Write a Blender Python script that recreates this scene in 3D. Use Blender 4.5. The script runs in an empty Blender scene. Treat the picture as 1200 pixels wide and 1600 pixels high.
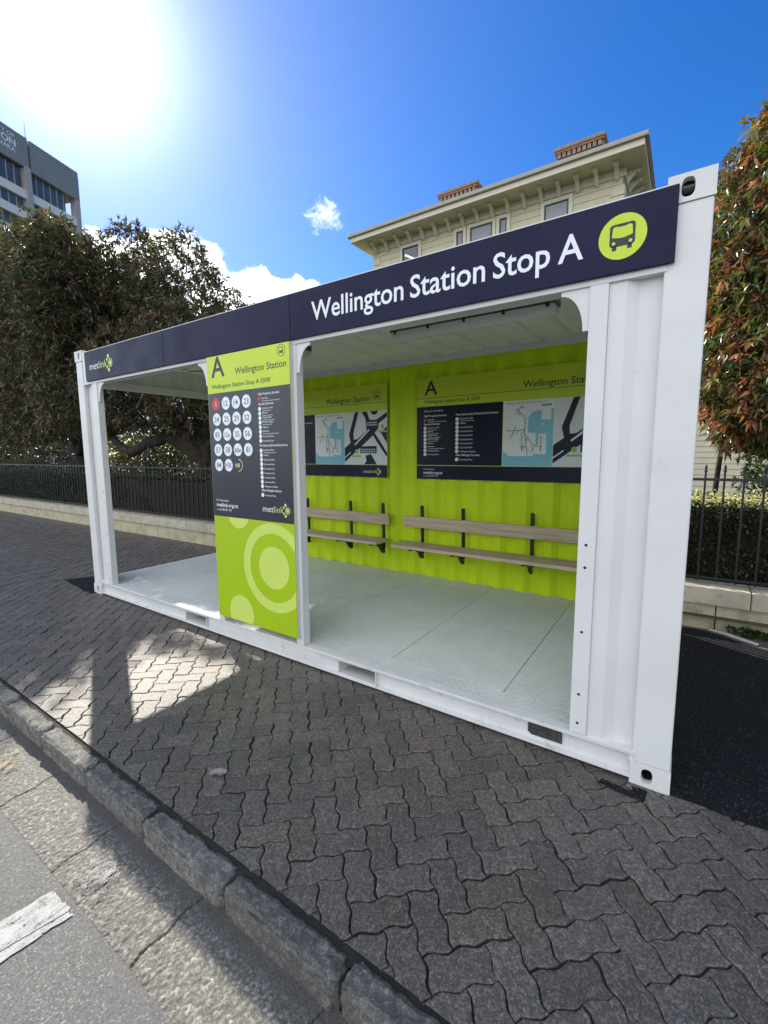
import bpy, bmesh, math, random
import numpy as np
from mathutils import Vector, Matrix, noise
random.seed(7); rng = np.random.default_rng(7)
S = bpy.context.scene
COL = S.collection
# ------------------------------------------------------------------ camera
F_PX, PITCH_Y = 696.925, (793.57, 800.0)
CAM_LOC = Vector((6.0189, -2.4671, 1.6958))
R_ = Vector((0.83023933, 0.55738034, -0.00545989)); U_ = Vector((-0.06266986, 0.10307325, 0.99269753))
FW = Vector((-0.55387285, 0.82383437, -0.12050642))
cd = bpy.data.cameras.new('camera'); cam = bpy.data.objects.new('camera', cd); COL.objects.link(cam)
cd.sensor_fit = 'VERTICAL'; cd.sensor_height = 36.0; cd.lens = F_PX / 1600 * 36.0
cd.shift_y = -(PITCH_Y[1] - PITCH_Y[0]) / 1600
cd.clip_start = 0.05; cd.clip_end = 3000
cam.matrix_world = Matrix(((R_.x, U_.x, -FW.x, CAM_LOC.x), (R_.y, U_.y, -FW.y, CAM_LOC.y), (R_.z, U_.z, -FW.z, CAM_LOC.z), (0, 0, 0, 1)))
S.camera = cam
# ------------------------------------------------------------------ sun, sky, exposure
SUN = Vector((-0.7364, 0.3279, 0.5918)).normalized()
SUN_EL = math.asin(SUN.z); SUN_ROT = math.atan2(SUN.x, SUN.y)
sl = bpy.data.lights.new('sun', 'SUN'); sl.energy = 4.9; sl.angle = math.radians(0.53); sl.color = (1.0, 0.93, 0.82)
so = bpy.data.objects.new('sun', sl); COL.objects.link(so); so.rotation_euler = SUN.to_track_quat('Z', 'Y').to_euler()
W = bpy.data.worlds.new('World'); S.world = W; W.use_nodes = True
wt = W.node_tree; wn = wt.nodes; wn.clear()
def N(t, kind, **kw):
    n = t.nodes.new(kind)
    for k, v in kw.items():
        if k == 'inp':
            for a, b in v.items(): n.inputs[a].default_value = b
        else: setattr(n, k, v)
    return n
def math_(t, op, a, b=None, c=None, clamp=False):
    n = N(t, 'ShaderNodeMath', operation=op); n.use_clamp = clamp
    for i, v in enumerate((a, b, c)):
        if v is None: continue
        if isinstance(v, (int, float)): n.inputs[i].default_value = v
        else: t.links.new(v, n.inputs[i])
    return n.outputs[0]
def vmath(t, op, a, b=None):
    n = N(t, 'ShaderNodeVectorMath', operation=op)
    for i, v in enumerate((a, b)):
        if v is None: continue
        if isinstance(v, (tuple, list)): n.inputs[i].default_value = v
        else: t.links.new(v, n.inputs[i])
    return n
def mixc(t, fac, a, b, blend='MIX'):
    n = N(t, 'ShaderNodeMix', data_type='RGBA', blend_type=blend)
    for i, v in ((0, fac), (6, a), (7, b)):
        if isinstance(v, (int, float)): n.inputs[i].default_value = v
        elif isinstance(v, (tuple, list)): n.inputs[i].default_value = (*v[:3], 1)
        else: t.links.new(v, n.inputs[i])
    return n.outputs[2]
def ramp(t, fac, p0, p1):
    n = N(t, 'ShaderNodeMapRange', interpolation_type='SMOOTHSTEP', clamp=True)
    n.inputs[1].default_value = p0; n.inputs[2].default_value = p1
    t.links.new(fac, n.inputs[0]); return n.outputs[0]
sky = N(wt, 'ShaderNodeTexSky', sky_type='NISHITA', sun_disc=False, sun_elevation=SUN_EL, sun_rotation=SUN_ROT,
        altitude=0, air_density=1.0, dust_density=0.2, ozone_density=4.0)
geo = N(wt, 'ShaderNodeTexCoord'); DIRV = geo.outputs['Generated']
hs = N(wt, 'ShaderNodeHueSaturation', inp={'Hue': .512, 'Saturation': 1.34, 'Value': .94}); wt.links.new(sky.outputs[0], hs.inputs['Color'])
dotn = vmath(wt, 'DOT_PRODUCT', DIRV, tuple(SUN)).outputs['Value']
# bright air round the sun (a real aureole, by angle from the sun)
a1 = math_(wt, 'POWER', math_(wt, 'MAXIMUM', dotn, 0.0), 130.0)
a2 = math_(wt, 'POWER', math_(wt, 'MAXIMUM', dotn, 0.0), 6.0)
aur = math_(wt, 'ADD', math_(wt, 'MULTIPLY', a1, 5.5), math_(wt, 'MULTIPLY', a2, 0.55))
aurc = N(wt, 'ShaderNodeVectorMath', operation='SCALE', inp={0: (0.88, 1.0, 1.02)}); wt.links.new(aur, aurc.inputs['Scale'])
sk2 = vmath(wt, 'ADD', hs.outputs[0], aurc.outputs[0]).outputs[0]
# clouds: masks by direction (azimuth, elevation), broken up with noise
sep = N(wt, 'ShaderNodeSeparateXYZ'); wt.links.new(DIRV, sep.inputs[0])
az = math_(wt, 'MULTIPLY', math_(wt, 'ARCTAN2', sep.outputs[0], sep.outputs[1]), 57.2958)
el = math_(wt, 'MULTIPLY', math_(wt, 'ARCSINE', sep.outputs[2]), 57.2958)
nz = N(wt, 'ShaderNodeTexNoise', inp={'Scale': 14.0, 'Detail': 9.0, 'Roughness': 0.62, 'Distortion': 0.25}); wt.links.new(DIRV, nz.inputs['Vector'])
nf = math_(wt, 'SUBTRACT', nz.outputs['Fac'], 0.5)
def blob(ca, ce, ra, re, amp, p0, p1):
    da = math_(wt, 'DIVIDE', math_(wt, 'SUBTRACT', az, ca), ra); de = math_(wt, 'DIVIDE', math_(wt, 'SUBTRACT', el, ce), re)
    r = math_(wt, 'SQRT', math_(wt, 'ADD', math_(wt, 'MULTIPLY', da, da), math_(wt, 'MULTIPLY', de, de)))
    v = math_(wt, 'ADD', math_(wt, 'SUBTRACT', 1.0, r), math_(wt, 'MULTIPLY', nf, amp))
    return ramp(wt, v, p0, p1)
CLOUDS = [(-66, 16.5, 9, 5.6, .9, -.05, .12), (-58, 17.5, 8, 5.2, .9, -.05, .12), (-51, 15.8, 7, 4.9, .9, -.05, .12), (-45.5, 16.0, 6, 4.2, .9, -.05, .12), (-38, 12, 9, 4, .9, -.05, .12)]
cm = None
for c in CLOUDS:
    b = blob(*c); cm = b if cm is None else math_(wt, 'MAXIMUM', cm, b)
nz2 = N(wt, 'ShaderNodeTexNoise', inp={'Scale': 26.0, 'Detail': 8.0, 'Roughness': 0.65, 'Distortion': 1.2}); wt.links.new(DIRV, nz2.inputs['Vector'])
nf = math_(wt, 'SUBTRACT', nz2.outputs['Fac'], 0.5)
wisp = math_(wt, 'MULTIPLY', blob(-40.6, 26.0, 2.7, 1.7, 2.9, .05, 1.5), 0.95)
cm = math_(wt, 'MAXIMUM', cm, wisp)
shade = ramp(wt, nz.outputs['Fac'], 0.3, 0.62)
ccol = mixc(wt, shade, (9.5, 10.2, 11.5), (17, 17, 17))
# unseen bright clouds added behind the camera to lift the shade
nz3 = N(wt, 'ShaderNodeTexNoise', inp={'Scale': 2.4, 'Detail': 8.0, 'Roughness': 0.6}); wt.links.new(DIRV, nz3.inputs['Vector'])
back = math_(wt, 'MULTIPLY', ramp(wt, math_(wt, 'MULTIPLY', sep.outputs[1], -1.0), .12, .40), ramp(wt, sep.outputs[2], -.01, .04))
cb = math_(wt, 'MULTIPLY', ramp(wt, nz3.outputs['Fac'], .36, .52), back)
SKYC = mixc(wt, cm, sk2, ccol)
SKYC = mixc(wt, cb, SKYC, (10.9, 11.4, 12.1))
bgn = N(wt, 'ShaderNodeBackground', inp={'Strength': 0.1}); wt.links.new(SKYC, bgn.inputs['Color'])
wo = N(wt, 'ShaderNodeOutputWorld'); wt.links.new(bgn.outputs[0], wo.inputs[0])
S.view_settings.view_transform = 'Standard'; S.view_settings.look = 'None'; S.view_settings.gamma = 1
S.view_settings.exposure = 0.94
S.cycles.use_denoising = True
S.cycles.max_bounces = 8; S.cycles.diffuse_bounces = 5; S.cycles.glossy_bounces = 3; S.cycles.transmission_bounces = 4; S.cycles.transparent_max_bounces = 4
S.cycles.caustics_reflective = False; S.cycles.caustics_refractive = False
# ------------------------------------------------------------------ mesh helpers
OFF = {}
def tag(o, label=None, cat=None, group=None, kind=None):
    if label: o['label'] = label
    if cat: o['category'] = cat
    if group: o['group'] = group
    if kind: o['kind'] = kind
    return o
def thing(name, loc, label, cat, group=None):
    o = bpy.data.objects.new(name, None); COL.objects.link(o); o.location = loc; o.empty_display_size = .2
    OFF[o.name] = Vector(loc); return tag(o, label, cat, group)
class MB:
    def __init__(s): s.v = []; s.f = []; s.m = []; s.cur = 0
    def add(s, vs, fs):
        b = len(s.v); s.v += [tuple(p) for p in vs]
        for f in fs: s.f.append([i + b for i in f]); s.m.append(s.cur)
        return s
    def box(s, x0, x1, y0, y1, z0, z1):
        return s.add([(x0, y0, z0), (x1, y0, z0), (x1, y1, z0), (x0, y1, z0), (x0, y0, z1), (x1, y0, z1), (x1, y1, z1), (x0, y1, z1)],
                     [(3, 2, 1, 0), (4, 5, 6, 7), (0, 1, 5, 4), (1, 2, 6, 5), (2, 3, 7, 6), (3, 0, 4, 7)])
    def prism(s, pts, axis, a, b):           # polygon in the two other axes (cyclic order), extruded along axis
        def P(p, t):
            return {'x': (t, p[0], p[1]), 'y': (p[0], t, p[1]), 'z': (p[0], p[1], t)}[axis]
        n = len(pts); vs = [P(p, a) for p in pts] + [P(p, b) for p in pts]
        return s.add(vs, [tuple(range(n))[::-1], tuple(range(n, 2 * n))] + [(i, (i + 1) % n, n + (i + 1) % n, n + i) for i in range(n)])
    def tube(s, pts, r, n=8, cap=True):
        pts = [Vector(p) for p in pts]; rs = r if isinstance(r, (list, tuple)) else [r] * len(pts)
        rings = []; prev = None
        for i, p in enumerate(pts):
            d = (pts[min(i + 1, len(pts) - 1)] - pts[max(i - 1, 0)]).normalized()
            if prev is None:
                a = d.orthogonal().normalized()
            else:
                a = (prev - d * prev.dot(d)).normalized()
            prev = a; b = d.cross(a)
            rings.append([p + (a * math.cos(2 * math.pi * k / n) + b * math.sin(2 * math.pi * k / n)) * rs[i] for k in range(n)])
        vs = [q for rg in rings for q in rg]; fs = []
        for i in range(len(pts) - 1):
            for k in range(n): fs.append((i * n + k, i * n + (k + 1) % n, (i + 1) * n + (k + 1) % n, (i + 1) * n + k))
        if cap: fs += [tuple(range(n))[::-1], tuple((len(pts) - 1) * n + k for k in range(n))]
        return s.add(vs, fs)
    def disc(s, c, r, y, n=40, r0=0.0, a0=0.0, a1=2 * math.pi):     # flat disc or ring in an x-z plane facing -y
        if r0 == 0:
            pts = [(c[0] + r * math.cos(a0 + (a1 - a0) * k / n), y, c[1] + r * math.sin(a0 + (a1 - a0) * k / n)) for k in range(n)]
            return s.add(pts, [tuple(range(n))])
        pts = []; fs = []
        for k in range(n + 1):
            t = a0 + (a1 - a0) * k / n
            pts += [(c[0] + r * math.cos(t), y, c[1] + r * math.sin(t)), (c[0] + r0 * math.cos(t), y, c[1] + r0 * math.sin(t))]
        return s.add(pts, [(2 * k, 2 * k + 2, 2 * k + 3, 2 * k + 1) for k in range(n)])
    def poly(s, pts, y):                      # flat polygon in x-z facing -y
        return s.add([(p[0], y, p[1]) for p in pts], [tuple(range(len(pts)))])
    def line(s, pts, w, y):
        for (x0, z0), (x1, z1) in zip(pts[:-1], pts[1:]):
            d = math.hypot(x1 - x0, z1 - z0); nx, nz_ = -(z1 - z0) / d * w / 2, (x1 - x0) / d * w / 2
            s.poly([(x0 - nx, z0 - nz_), (x1 - nx, z1 - nz_), (x1 + nx, z1 + nz_), (x0 + nx, z0 + nz_)], y)
        return s
    def build(s, name, mat, parent=None, bevel=0, smooth=False, seg=2, dy=None):
        me = bpy.data.meshes.new(name); off = OFF[parent.name] if parent else Vector((0, 0, 0))
        me.from_pydata([(p[0] - off.x, p[1] - off.y, p[2] - off.z) for p in s.v], [], s.f)
        mats = mat if isinstance(mat, (list, tuple)) else [mat]
        for m in mats: me.materials.append(m)
        if len(mats) > 1: me.polygons.foreach_set('material_index', s.m)
        if bevel:
            bm = bmesh.new(); bm.from_mesh(me)
            bmesh.ops.remove_doubles(bm, verts=bm.verts, dist=1e-5)
            bm.normal_update()
            es = [e for e in bm.edges if len(e.link_faces) == 2 and e.calc_face_angle(0) > 0.5]
            bmesh.ops.bevel(bm, geom=es, offset=bevel, segments=seg, profile=.5, affect='EDGES', clamp_overlap=True)
            bm.to_mesh(me); bm.free()
        if smooth: me.polygons.foreach_set('use_smooth', [True] * len(me.polygons))
        o = bpy.data.objects.new(name, me); COL.objects.link(o); o.parent = parent; OFF[o.name] = off
        return o
_tc = {}
def text_geo(body, bold):
    k = (body, bold)
    if k in _tc: return _tc[k]
    cu = bpy.data.curves.new('t', 'FONT'); cu.body = body; cu.offset = bold; cu.resolution_u = 3; cu.size = 1
    ob = bpy.data.objects.new('t', cu); COL.objects.link(ob)
    dg = bpy.context.evaluated_depsgraph_get(); me = bpy.data.meshes.new_from_object(ob.evaluated_get(dg))
    vs = np.array([v.co[:] for v in me.vertices]).reshape(-1, 3); fs = [tuple(p.vertices) for p in me.polygons]
    bpy.data.objects.remove(ob); bpy.data.curves.remove(cu); bpy.data.meshes.remove(me)
    _tc[k] = (vs, fs); return _tc[k]
CAP = None
def text(mb, body, x, z, cap, y, width=None, align='L', bold=0.0, map_=None):
    """lettering lying in an x-z plane, facing -y; cap = capital height"""
    global CAP
    if CAP is None: CAP = float(np.ptp(text_geo('H', 0.0)[0][:, 1]))
    vs, fs = text_geo(body, bold); k = cap / CAP
    w = float(np.ptp(vs[:, 0])) * k; kx = k if width is None else k * width / w; w = w if width is None else width
    x0 = {'L': x, 'C': x - w / 2, 'R': x - w}[align]; mn = float(vs[:, 0].min())
    pts = [(x0 + (v[0] - mn) * kx, z + v[1] * k) for v in vs]
    if map_: mb.add([map_(p) for p in pts], fs)
    else: mb.add([(p[0], y, p[1]) for p in pts], fs)
def copy_tree(o, parent=None):
    c = o.copy(); COL.objects.link(c); c.parent = parent
    for ch in list(o.children): copy_tree(ch, c)
    return c
# ------------------------------------------------------------------ materials
def mat(name, col, rough=.5, var=.0, vscale=8, bump=0, bscale=60, metal=0, spec=.5, coat=0, col2=None, detail=6, dirt=None, coords='Object'):
    m = bpy.data.materials.new(name); m.use_nodes = True; t = m.node_tree; p = t.nodes['Principled BSDF']
    p.inputs['Roughness'].default_value = rough; p.inputs['Metallic'].default_value = metal
    p.inputs['Specular IOR Level'].default_value = spec; p.inputs['Coat Weight'].default_value = coat
    p.inputs['Base Color'].default_value = (*col, 1)
    tc = N(t, 'ShaderNodeTexCoord'); co = tc.outputs[coords]
    if var or col2:
        n = N(t, 'ShaderNodeTexNoise', inp={'Scale': vscale, 'Detail': detail, 'Roughness': .6}); t.links.new(co, n.inputs['Vector'])
        f = ramp(t, n.outputs['Fac'], .3, .7)
        c2 = col2 if col2 else tuple(c * (1 - var) for c in col)
        c = mixc(t, f, col, c2)
        if dirt:
            n2 = N(t, 'ShaderNodeTexNoise', inp={'Scale': dirt[1], 'Detail': 9, 'Roughness': .7}); t.links.new(co, n2.inputs['Vector'])
            c = mixc(t, math_(t, 'MULTIPLY', ramp(t, n2.outputs['Fac'], dirt[2], dirt[3]), dirt[4]), c, dirt[0])
        t.links.new(c, p.inputs['Base Color'])
        t.links.new(math_(t, 'ADD', math_(t, 'MULTIPLY', f, .12), rough - .06), p.inputs['Roughness'])
    if bump:
        n = N(t, 'ShaderNodeTexNoise', inp={'Scale': bscale, 'Detail': 5, 'Roughness': .6}); t.links.new(co, n.inputs['Vector'])
        b = N(t, 'ShaderNodeBump', inp={'Strength': bump, 'Distance': .01}); t.links.new(n.outputs['Fac'], b.inputs['Height'])
        t.links.new(b.outputs[0], p.inputs['Normal'])
    return m
def attr_mat(name, rough=.6, spec=.4, noise_scale=90, amt=.35, bump=.3, bscale=300, trans=0.0, tint=(1, 1, 1), sheen=0, fine=None, speck=()):
    """base colour from the mesh's 'Col' attribute (each leaf / stone its own colour) times a fine noise"""
    m = bpy.data.materials.new(name); m.use_nodes = True; t = m.node_tree; p = t.nodes['Principled BSDF']
    a = N(t, 'ShaderNodeAttribute', attribute_name='Col'); c = a.outputs['Color']
    tc = N(t, 'ShaderNodeTexCoord')
    if amt:
        n = N(t, 'ShaderNodeTexNoise', inp={'Scale': noise_scale, 'Detail': 8, 'Roughness': .7}); t.links.new(tc.outputs['Object'], n.inputs['Vector'])
        k = math_(t, 'ADD', math_(t, 'MULTIPLY', n.outputs['Fac'], 2 * amt), 1 - amt)
        sc = N(t, 'ShaderNodeVectorMath', operation='SCALE'); t.links.new(c, sc.inputs[0]); t.links.new(k, sc.inputs['Scale']); c = sc.outputs[0]
    for sc_, lo, hi in speck:
        v = N(t, 'ShaderNodeTexVoronoi', inp={'Scale': sc_}); t.links.new(tc.outputs['Object'], v.inputs['Vector'])
        w_ = N(t, 'ShaderNodeSeparateColor'); t.links.new(v.outputs['Color'], w_.inputs[0])
        k = math_(t, 'ADD', math_(t, 'MULTIPLY', math_(t, 'POWER', w_.outputs[0], 2.2), hi - lo), lo)
        sc = N(t, 'ShaderNodeVectorMath', operation='SCALE'); t.links.new(c, sc.inputs[0]); t.links.new(k, sc.inputs['Scale']); c = sc.outputs[0]
    if fine:
        for sc_, lo, hi, colr, am in fine:
            n2 = N(t, 'ShaderNodeTexNoise', inp={'Scale': sc_, 'Detail': 3, 'Roughness': .6}); t.links.new(tc.outputs['Object'], n2.inputs['Vector'])
            c = mixc(t, math_(t, 'MULTIPLY', ramp(t, n2.outputs['Fac'], lo, hi), am), c, colr)
    t.links.new(c, p.inputs['Base Color'])
    p.inputs['Roughness'].default_value = rough; p.inputs['Specular IOR Level'].default_value = spec
    if bump:
        n = N(t, 'ShaderNodeTexNoise', inp={'Scale': bscale, 'Detail': 4, 'Roughness': .7}); t.links.new(tc.outputs['Object'], n.inputs['Vector'])
        b = N(t, 'ShaderNodeBump', inp={'Strength': bump, 'Distance': .004}); t.links.new(n.outputs['Fac'], b.inputs['Height']); t.links.new(b.outputs[0], p.inputs['Normal'])
    if trans:
        tr = N(t, 'ShaderNodeBsdfTranslucent'); g = vmath(t, 'MULTIPLY', c, (1.6, 1.9, .7)).outputs[0]; t.links.new(g, tr.inputs['Color'])
        mx = N(t, 'ShaderNodeMixShader', inp={0: trans}); t.links.new(p.outputs[0], mx.inputs[1]); t.links.new(tr.outputs[0], mx.inputs[2])
        t.links.new(mx.outputs[0], t.nodes['Material Output'].inputs[0])
    return m
WHITE = mat('white painted steel', (.67, .67, .66), .42, .07, 3, .05, 160, dirt=((.40, .36, .29), 7, .60, .78, .4))
WHITE_RAIL = mat('white painted rail', (.66, .66, .65), .45, .1, 5, .08, 120, dirt=((.30, .27, .22), 11, .55, .74, .6))
CEIL = mat('white ceiling paint', (.82, .83, .79), .5, .08, 2, .04, 100, dirt=((.5, .48, .4), 6, .6, .8, .3))
LIME = mat('lime painted steel', (.56, .75, .010), .48, .1, 2.5, .05, 120, spec=.25)
LIME_BRIGHT = mat('bright lime vinyl', (.52, .66, .022), .35, .04, 4)
LIME_DEEP = mat('deep lime vinyl', (.36, .52, .004), .35, .06, 4)
LIME_PALE = mat('pale lime vinyl', (.56, .69, .13), .35, .04, 4)
NAVY = mat('navy vinyl', (.014, .015, .046), .42, .2, 3, .015, 30, spec=.14)
NAVY_BOARD = mat('dark navy board', (.012, .014, .034), .35, .2, 3, spec=.2)
SLATE = mat('dark slate vinyl', (.030, .033, .050), .3, .2, 3)
INK = mat('dark ink', (.012, .014, .030), .4)
PAPER = mat('white ink', (.78, .80, .82), .4)
DISC = mat('pale blue ink', (.74, .80, .86), .4)
GREY_INK = mat('grey ink', (.36, .37, .40), .5)
RED = mat('red ink', (.52, .03, .06), .4)
GOLD = mat('pale gold ink', (.72, .68, .30), .4)
GREENINK = mat('light green ink', (.55, .68, .18), .4)
MAPBG = mat('map paper', (.80, .83, .82), .35, .04, 6)
STREETBG = mat('street map paper', (.70, .75, .74), .35, .04, 6)
TEAL = mat('map water', (.20, .52, .64), .35, .04, 6)
MAPLINE = mat('map lines', (.20, .22, .26), .4)
BLACK = mat('black powder coat', (.012, .012, .013), .38, .3, 20)
IRON = mat('black painted iron', (.008, .009, .011), .38, .4, 14)
WOOD = mat('weathered grey brown timber', (.30, .235, .175), .55)
HOLE = mat('dark hole', (.01, .01, .01), .8)
GREYPL = mat('grey plastic', (.085, .09, .105), .4, .1, 8)
DIFFUSER = mat('clear ribbed plastic', (.66, .69, .68), .25, .05, 8)
PLATE = mat('stamped metal plate', (.10, .095, .09), .45, .5, 40, .3, 200, metal=.5)
CONC = mat('cream painted concrete', (.45, .40, .27), .75, 0, 5, .35, 60, col2=(.37, .33, .22), dirt=((.10, .09, .07), 5, .5, .75, .6))
COPING = mat('concrete coping', (.48, .44, .33), .8, 0, 4, .4, 70, col2=(.37, .335, .25), dirt=((.12, .11, .09), 9, .5, .72, .6))
SOIL = mat('garden soil', (.055, .045, .03), .95, 0, 2, .6, 20, col2=(.06, .07, .025))
BED = mat('dark joint sand', (.022, .021, .018), .95, 0, 20, .6, 150, col2=(.036, .036, .024))
BARK = mat('dark bark', (.045, .034, .026), .9, .5, 12, .8, 30)
CREAM = mat('cream weatherboard paint', (.60, .555, .39), .55, .06, 3, .08, 60, dirt=((.4, .36, .25), 3, .55, .8, .3))
CREAMT = mat('pale cream trim paint', (.62, .585, .45), .5, .05, 4)
ROOFM = mat('grey roof iron', (.16, .15, .14), .5, .2, 3)
BRICKM = mat('orange chimney brick', (.42, .17, .09), .85, .35, 14, .4, 60)
CHCAP = mat('chimney cement', (.30, .25, .2), .85, .3, 6)
GLASSD = mat('dark window glass', (.035, .045, .06), .08, 0, 1, spec=.8)
BLIND = mat('pale window blind', (.30, .33, .345), .6, .06, 6)
SASH = mat('dark sash timber', (.05, .03, .025), .5)
TOWERW = mat('pale precast concrete', (.74, .73, .70), .7, .08, .6)
TOWERD = mat('dark grey green cladding', (.24, .25, .245), .5, .12, .5)
TOWERC = mat('grey concrete column', (.40, .38, .385), .7, .1, .8)
TOWERG = mat('blue office glass', (.085, .115, .14), .2, .35, .6, spec=.6)
TOWERF = mat('brown window wall', (.10, .085, .08), .5, .1, 1)
def emission(name, col, s):
    m = bpy.data.materials.new(name); m.use_nodes = True; p = m.node_tree.nodes['Principled BSDF']
    p.inputs['Emission Color'].default_value = (*col, 1); p.inputs['Emission Strength'].default_value = s; return m
TUBE = emission('lit ceiling tube', (1, .9, .75), 2.2)
def wood_nodes():
    t = WOOD.node_tree; p = t.nodes['Principled BSDF']; tc = N(t, 'ShaderNodeTexCoord')
    mp = N(t, 'ShaderNodeMapping'); mp.inputs['Scale'].default_value = (1.2, 22, 22); t.links.new(tc.outputs['Object'], mp.inputs[0])
    n = N(t, 'ShaderNodeTexNoise', inp={'Scale': 2.2, 'Detail': 8, 'Roughness': .65, 'Distortion': .6}); t.links.new(mp.outputs[0], n.inputs['Vector'])
    c = mixc(t, ramp(t, n.outputs['Fac'], .3, .72), (.62, .50, .37), (.38, .30, .215)); t.links.new(c, p.inputs['Base Color'])
    b = N(t, 'ShaderNodeBump', inp={'Strength': .25, 'Distance': .004}); t.links.new(n.outputs['Fac'], b.inputs['Height']); t.links.new(b.outputs[0], p.inputs['Normal'])
wood_nodes()
def checker_plate():
    m = bpy.data.materials.new('checker plate floor'); m.use_nodes = True; t = m.node_tree; p = t.nodes['Principled BSDF']
    tc = N(t, 'ShaderNodeTexCoord'); sc = N(t, 'ShaderNodeVectorMath', operation='SCALE', inp={'Scale': 1 / .032}); t.links.new(tc.outputs['Object'], sc.inputs[0])
    s3 = N(t, 'ShaderNodeSeparateXYZ'); t.links.new(sc.outputs[0], s3.inputs[0]); X, Y = s3.outputs[0], s3.outputs[1]
    fx, fy = math_(t, 'FLOOR', X), math_(t, 'FLOOR', Y)
    par = math_(t, 'FLOORED_MODULO', math_(t, 'ADD', fx, fy), 2.0)
    lx = math_(t, 'SUBTRACT', math_(t, 'SUBTRACT', X, fx), .5); ly = math_(t, 'SUBTRACT', math_(t, 'SUBTRACT', Y, fy), .5)
    sg = math_(t, 'SUBTRACT', math_(t, 'MULTIPLY', par, 2.0), 1.0); ly2 = math_(t, 'MULTIPLY', ly, sg)
    u = math_(t, 'ADD', lx, ly2); v = math_(t, 'SUBTRACT', lx, ly2)
    q = math_(t, 'ADD', math_(t, 'POWER', math_(t, 'DIVIDE', u, .78), 2.0), math_(t, 'POWER', math_(t, 'DIVIDE', v, .2), 2.0))
    h = ramp(t, math_(t, 'SUBTRACT', 1.0, q), 0.0, .6)
    b = N(t, 'ShaderNodeBump', inp={'Strength': 1.0, 'Distance': .006}); t.links.new(h, b.inputs['Height']); t.links.new(b.outputs[0], p.inputs['Normal'])
    n = N(t, 'ShaderNodeTexNoise', inp={'Scale': 2.5, 'Detail': 9, 'Roughness': .7}); t.links.new(tc.outputs['Object'], n.inputs['Vector'])
    n2 = N(t, 'ShaderNodeTexNoise', inp={'Scale': 18, 'Detail': 9, 'Roughness': .75}); t.links.new(tc.outputs['Object'], n2.inputs['Vector'])
    c = mixc(t, ramp(t, n.outputs['Fac'], .3, .7), (.55, .575, .56), (.66, .68, .66))
    c = mixc(t, math_(t, 'MULTIPLY', ramp(t, n2.outputs['Fac'], .54, .76), .6), c, (.24, .235, .21))
    c = mixc(t, math_(t, 'MULTIPLY', h, .55), c, (.80, .82, .80))
    t.links.new(c, p.inputs['Base Color']); p.inputs['Roughness'].default_value = .42
    return m
PLATEFLOOR = checker_plate()
def asphalt(name, base, speck, dark, sc=240, rough=.78, spec=.5):
    m = bpy.data.materials.new(name); m.use_nodes = True; t = m.node_tree; p = t.nodes['Principled BSDF']
    tc = N(t, 'ShaderNodeTexCoord'); co = tc.outputs['Object']
    v = N(t, 'ShaderNodeTexVoronoi', inp={'Scale': sc}); t.links.new(co, v.inputs['Vector'])
    n = N(t, 'ShaderNodeTexNoise', inp={'Scale': sc * .5, 'Detail': 5, 'Roughness': .7}); t.links.new(co, n.inputs['Vector'])
    n2 = N(t, 'ShaderNodeTexNoise', inp={'Scale': 1.6, 'Detail': 7, 'Roughness': .65}); t.links.new(co, n2.inputs['Vector'])
    w_ = N(t, 'ShaderNodeSeparateColor'); t.links.new(v.outputs['Color'], w_.inputs[0])
    c = mixc(t, w_.outputs[0], dark, base)
    c = mixc(t, ramp(t, w_.outputs[1], .88, .99), c, speck)
    c = mixc(t, math_(t, 'MULTIPLY', ramp(t, n2.outputs['Fac'], .35, .7), .4), c, tuple(b * .6 for b in base))
    t.links.new(c, p.inputs['Base Color']); p.inputs['Roughness'].default_value = rough; p.inputs['Specular IOR Level'].default_value = spec
    hh = math_(t, 'ADD', math_(t, 'MULTIPLY', v.outputs['Distance'], -1.0), math_(t, 'MULTIPLY', n.outputs['Fac'], .5))
    b = N(t, 'ShaderNodeBump', inp={'Strength': .5, 'Distance': .003}); t.links.new(hh, b.inputs['Height']); t.links.new(b.outputs[0], p.inputs['Normal'])
    return m
ROAD = asphalt('road asphalt', (.12, .12, .118), (.22, .215, .205), (.055, .055, .054), 190)
NEWASPH = asphalt('fresh black asphalt', (.011, .012, .014), (.06, .06, .06), (.004, .0045, .006), 150, .9, .2)
def worn_paint(name, col, under, lo, hi):
    m = bpy.data.materials.new(name); m.use_nodes = True; t = m.node_tree; p = t.nodes['Principled BSDF']
    tc = N(t, 'ShaderNodeTexCoord'); mp = N(t, 'ShaderNodeMapping'); mp.inputs['Scale'].default_value = (3.0, 1.0, 1); t.links.new(tc.outputs['Object'], mp.inputs[0])
    n = N(t, 'ShaderNodeTexNoise', inp={'Scale': 9, 'Detail': 10, 'Roughness': .8}); t.links.new(mp.outputs[0], n.inputs['Vector'])
    n2 = N(t, 'ShaderNodeTexNoise', inp={'Scale': 190, 'Detail': 3}); t.links.new(tc.outputs['Object'], n2.inputs['Vector'])
    f = math_(t, 'ADD', math_(t, 'MULTIPLY', n.outputs['Fac'], .7), math_(t, 'MULTIPLY', n2.outputs['Fac'], .3))
    f = ramp(t, f, lo, hi)
    t.links.new(mixc(t, f, col, under), p.inputs['Base Color']); p.inputs['Roughness'].default_value = .75
    b = N(t, 'ShaderNodeBump', inp={'Strength': .5, 'Distance': .004}); t.links.new(n2.outputs['Fac'], b.inputs['Height']); t.links.new(b.outputs[0], p.inputs['Normal'])
    tr = N(t, 'ShaderNodeBsdfTransparent'); mx = N(t, 'ShaderNodeMixShader'); t.links.new(ramp(t, f, .75, .95), mx.inputs[0])
    t.links.new(p.outputs[0], mx.inputs[1]); t.links.new(tr.outputs[0], mx.inputs[2]); t.links.new(mx.outputs[0], t.nodes['Material Output'].inputs[0])
    return m
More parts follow.
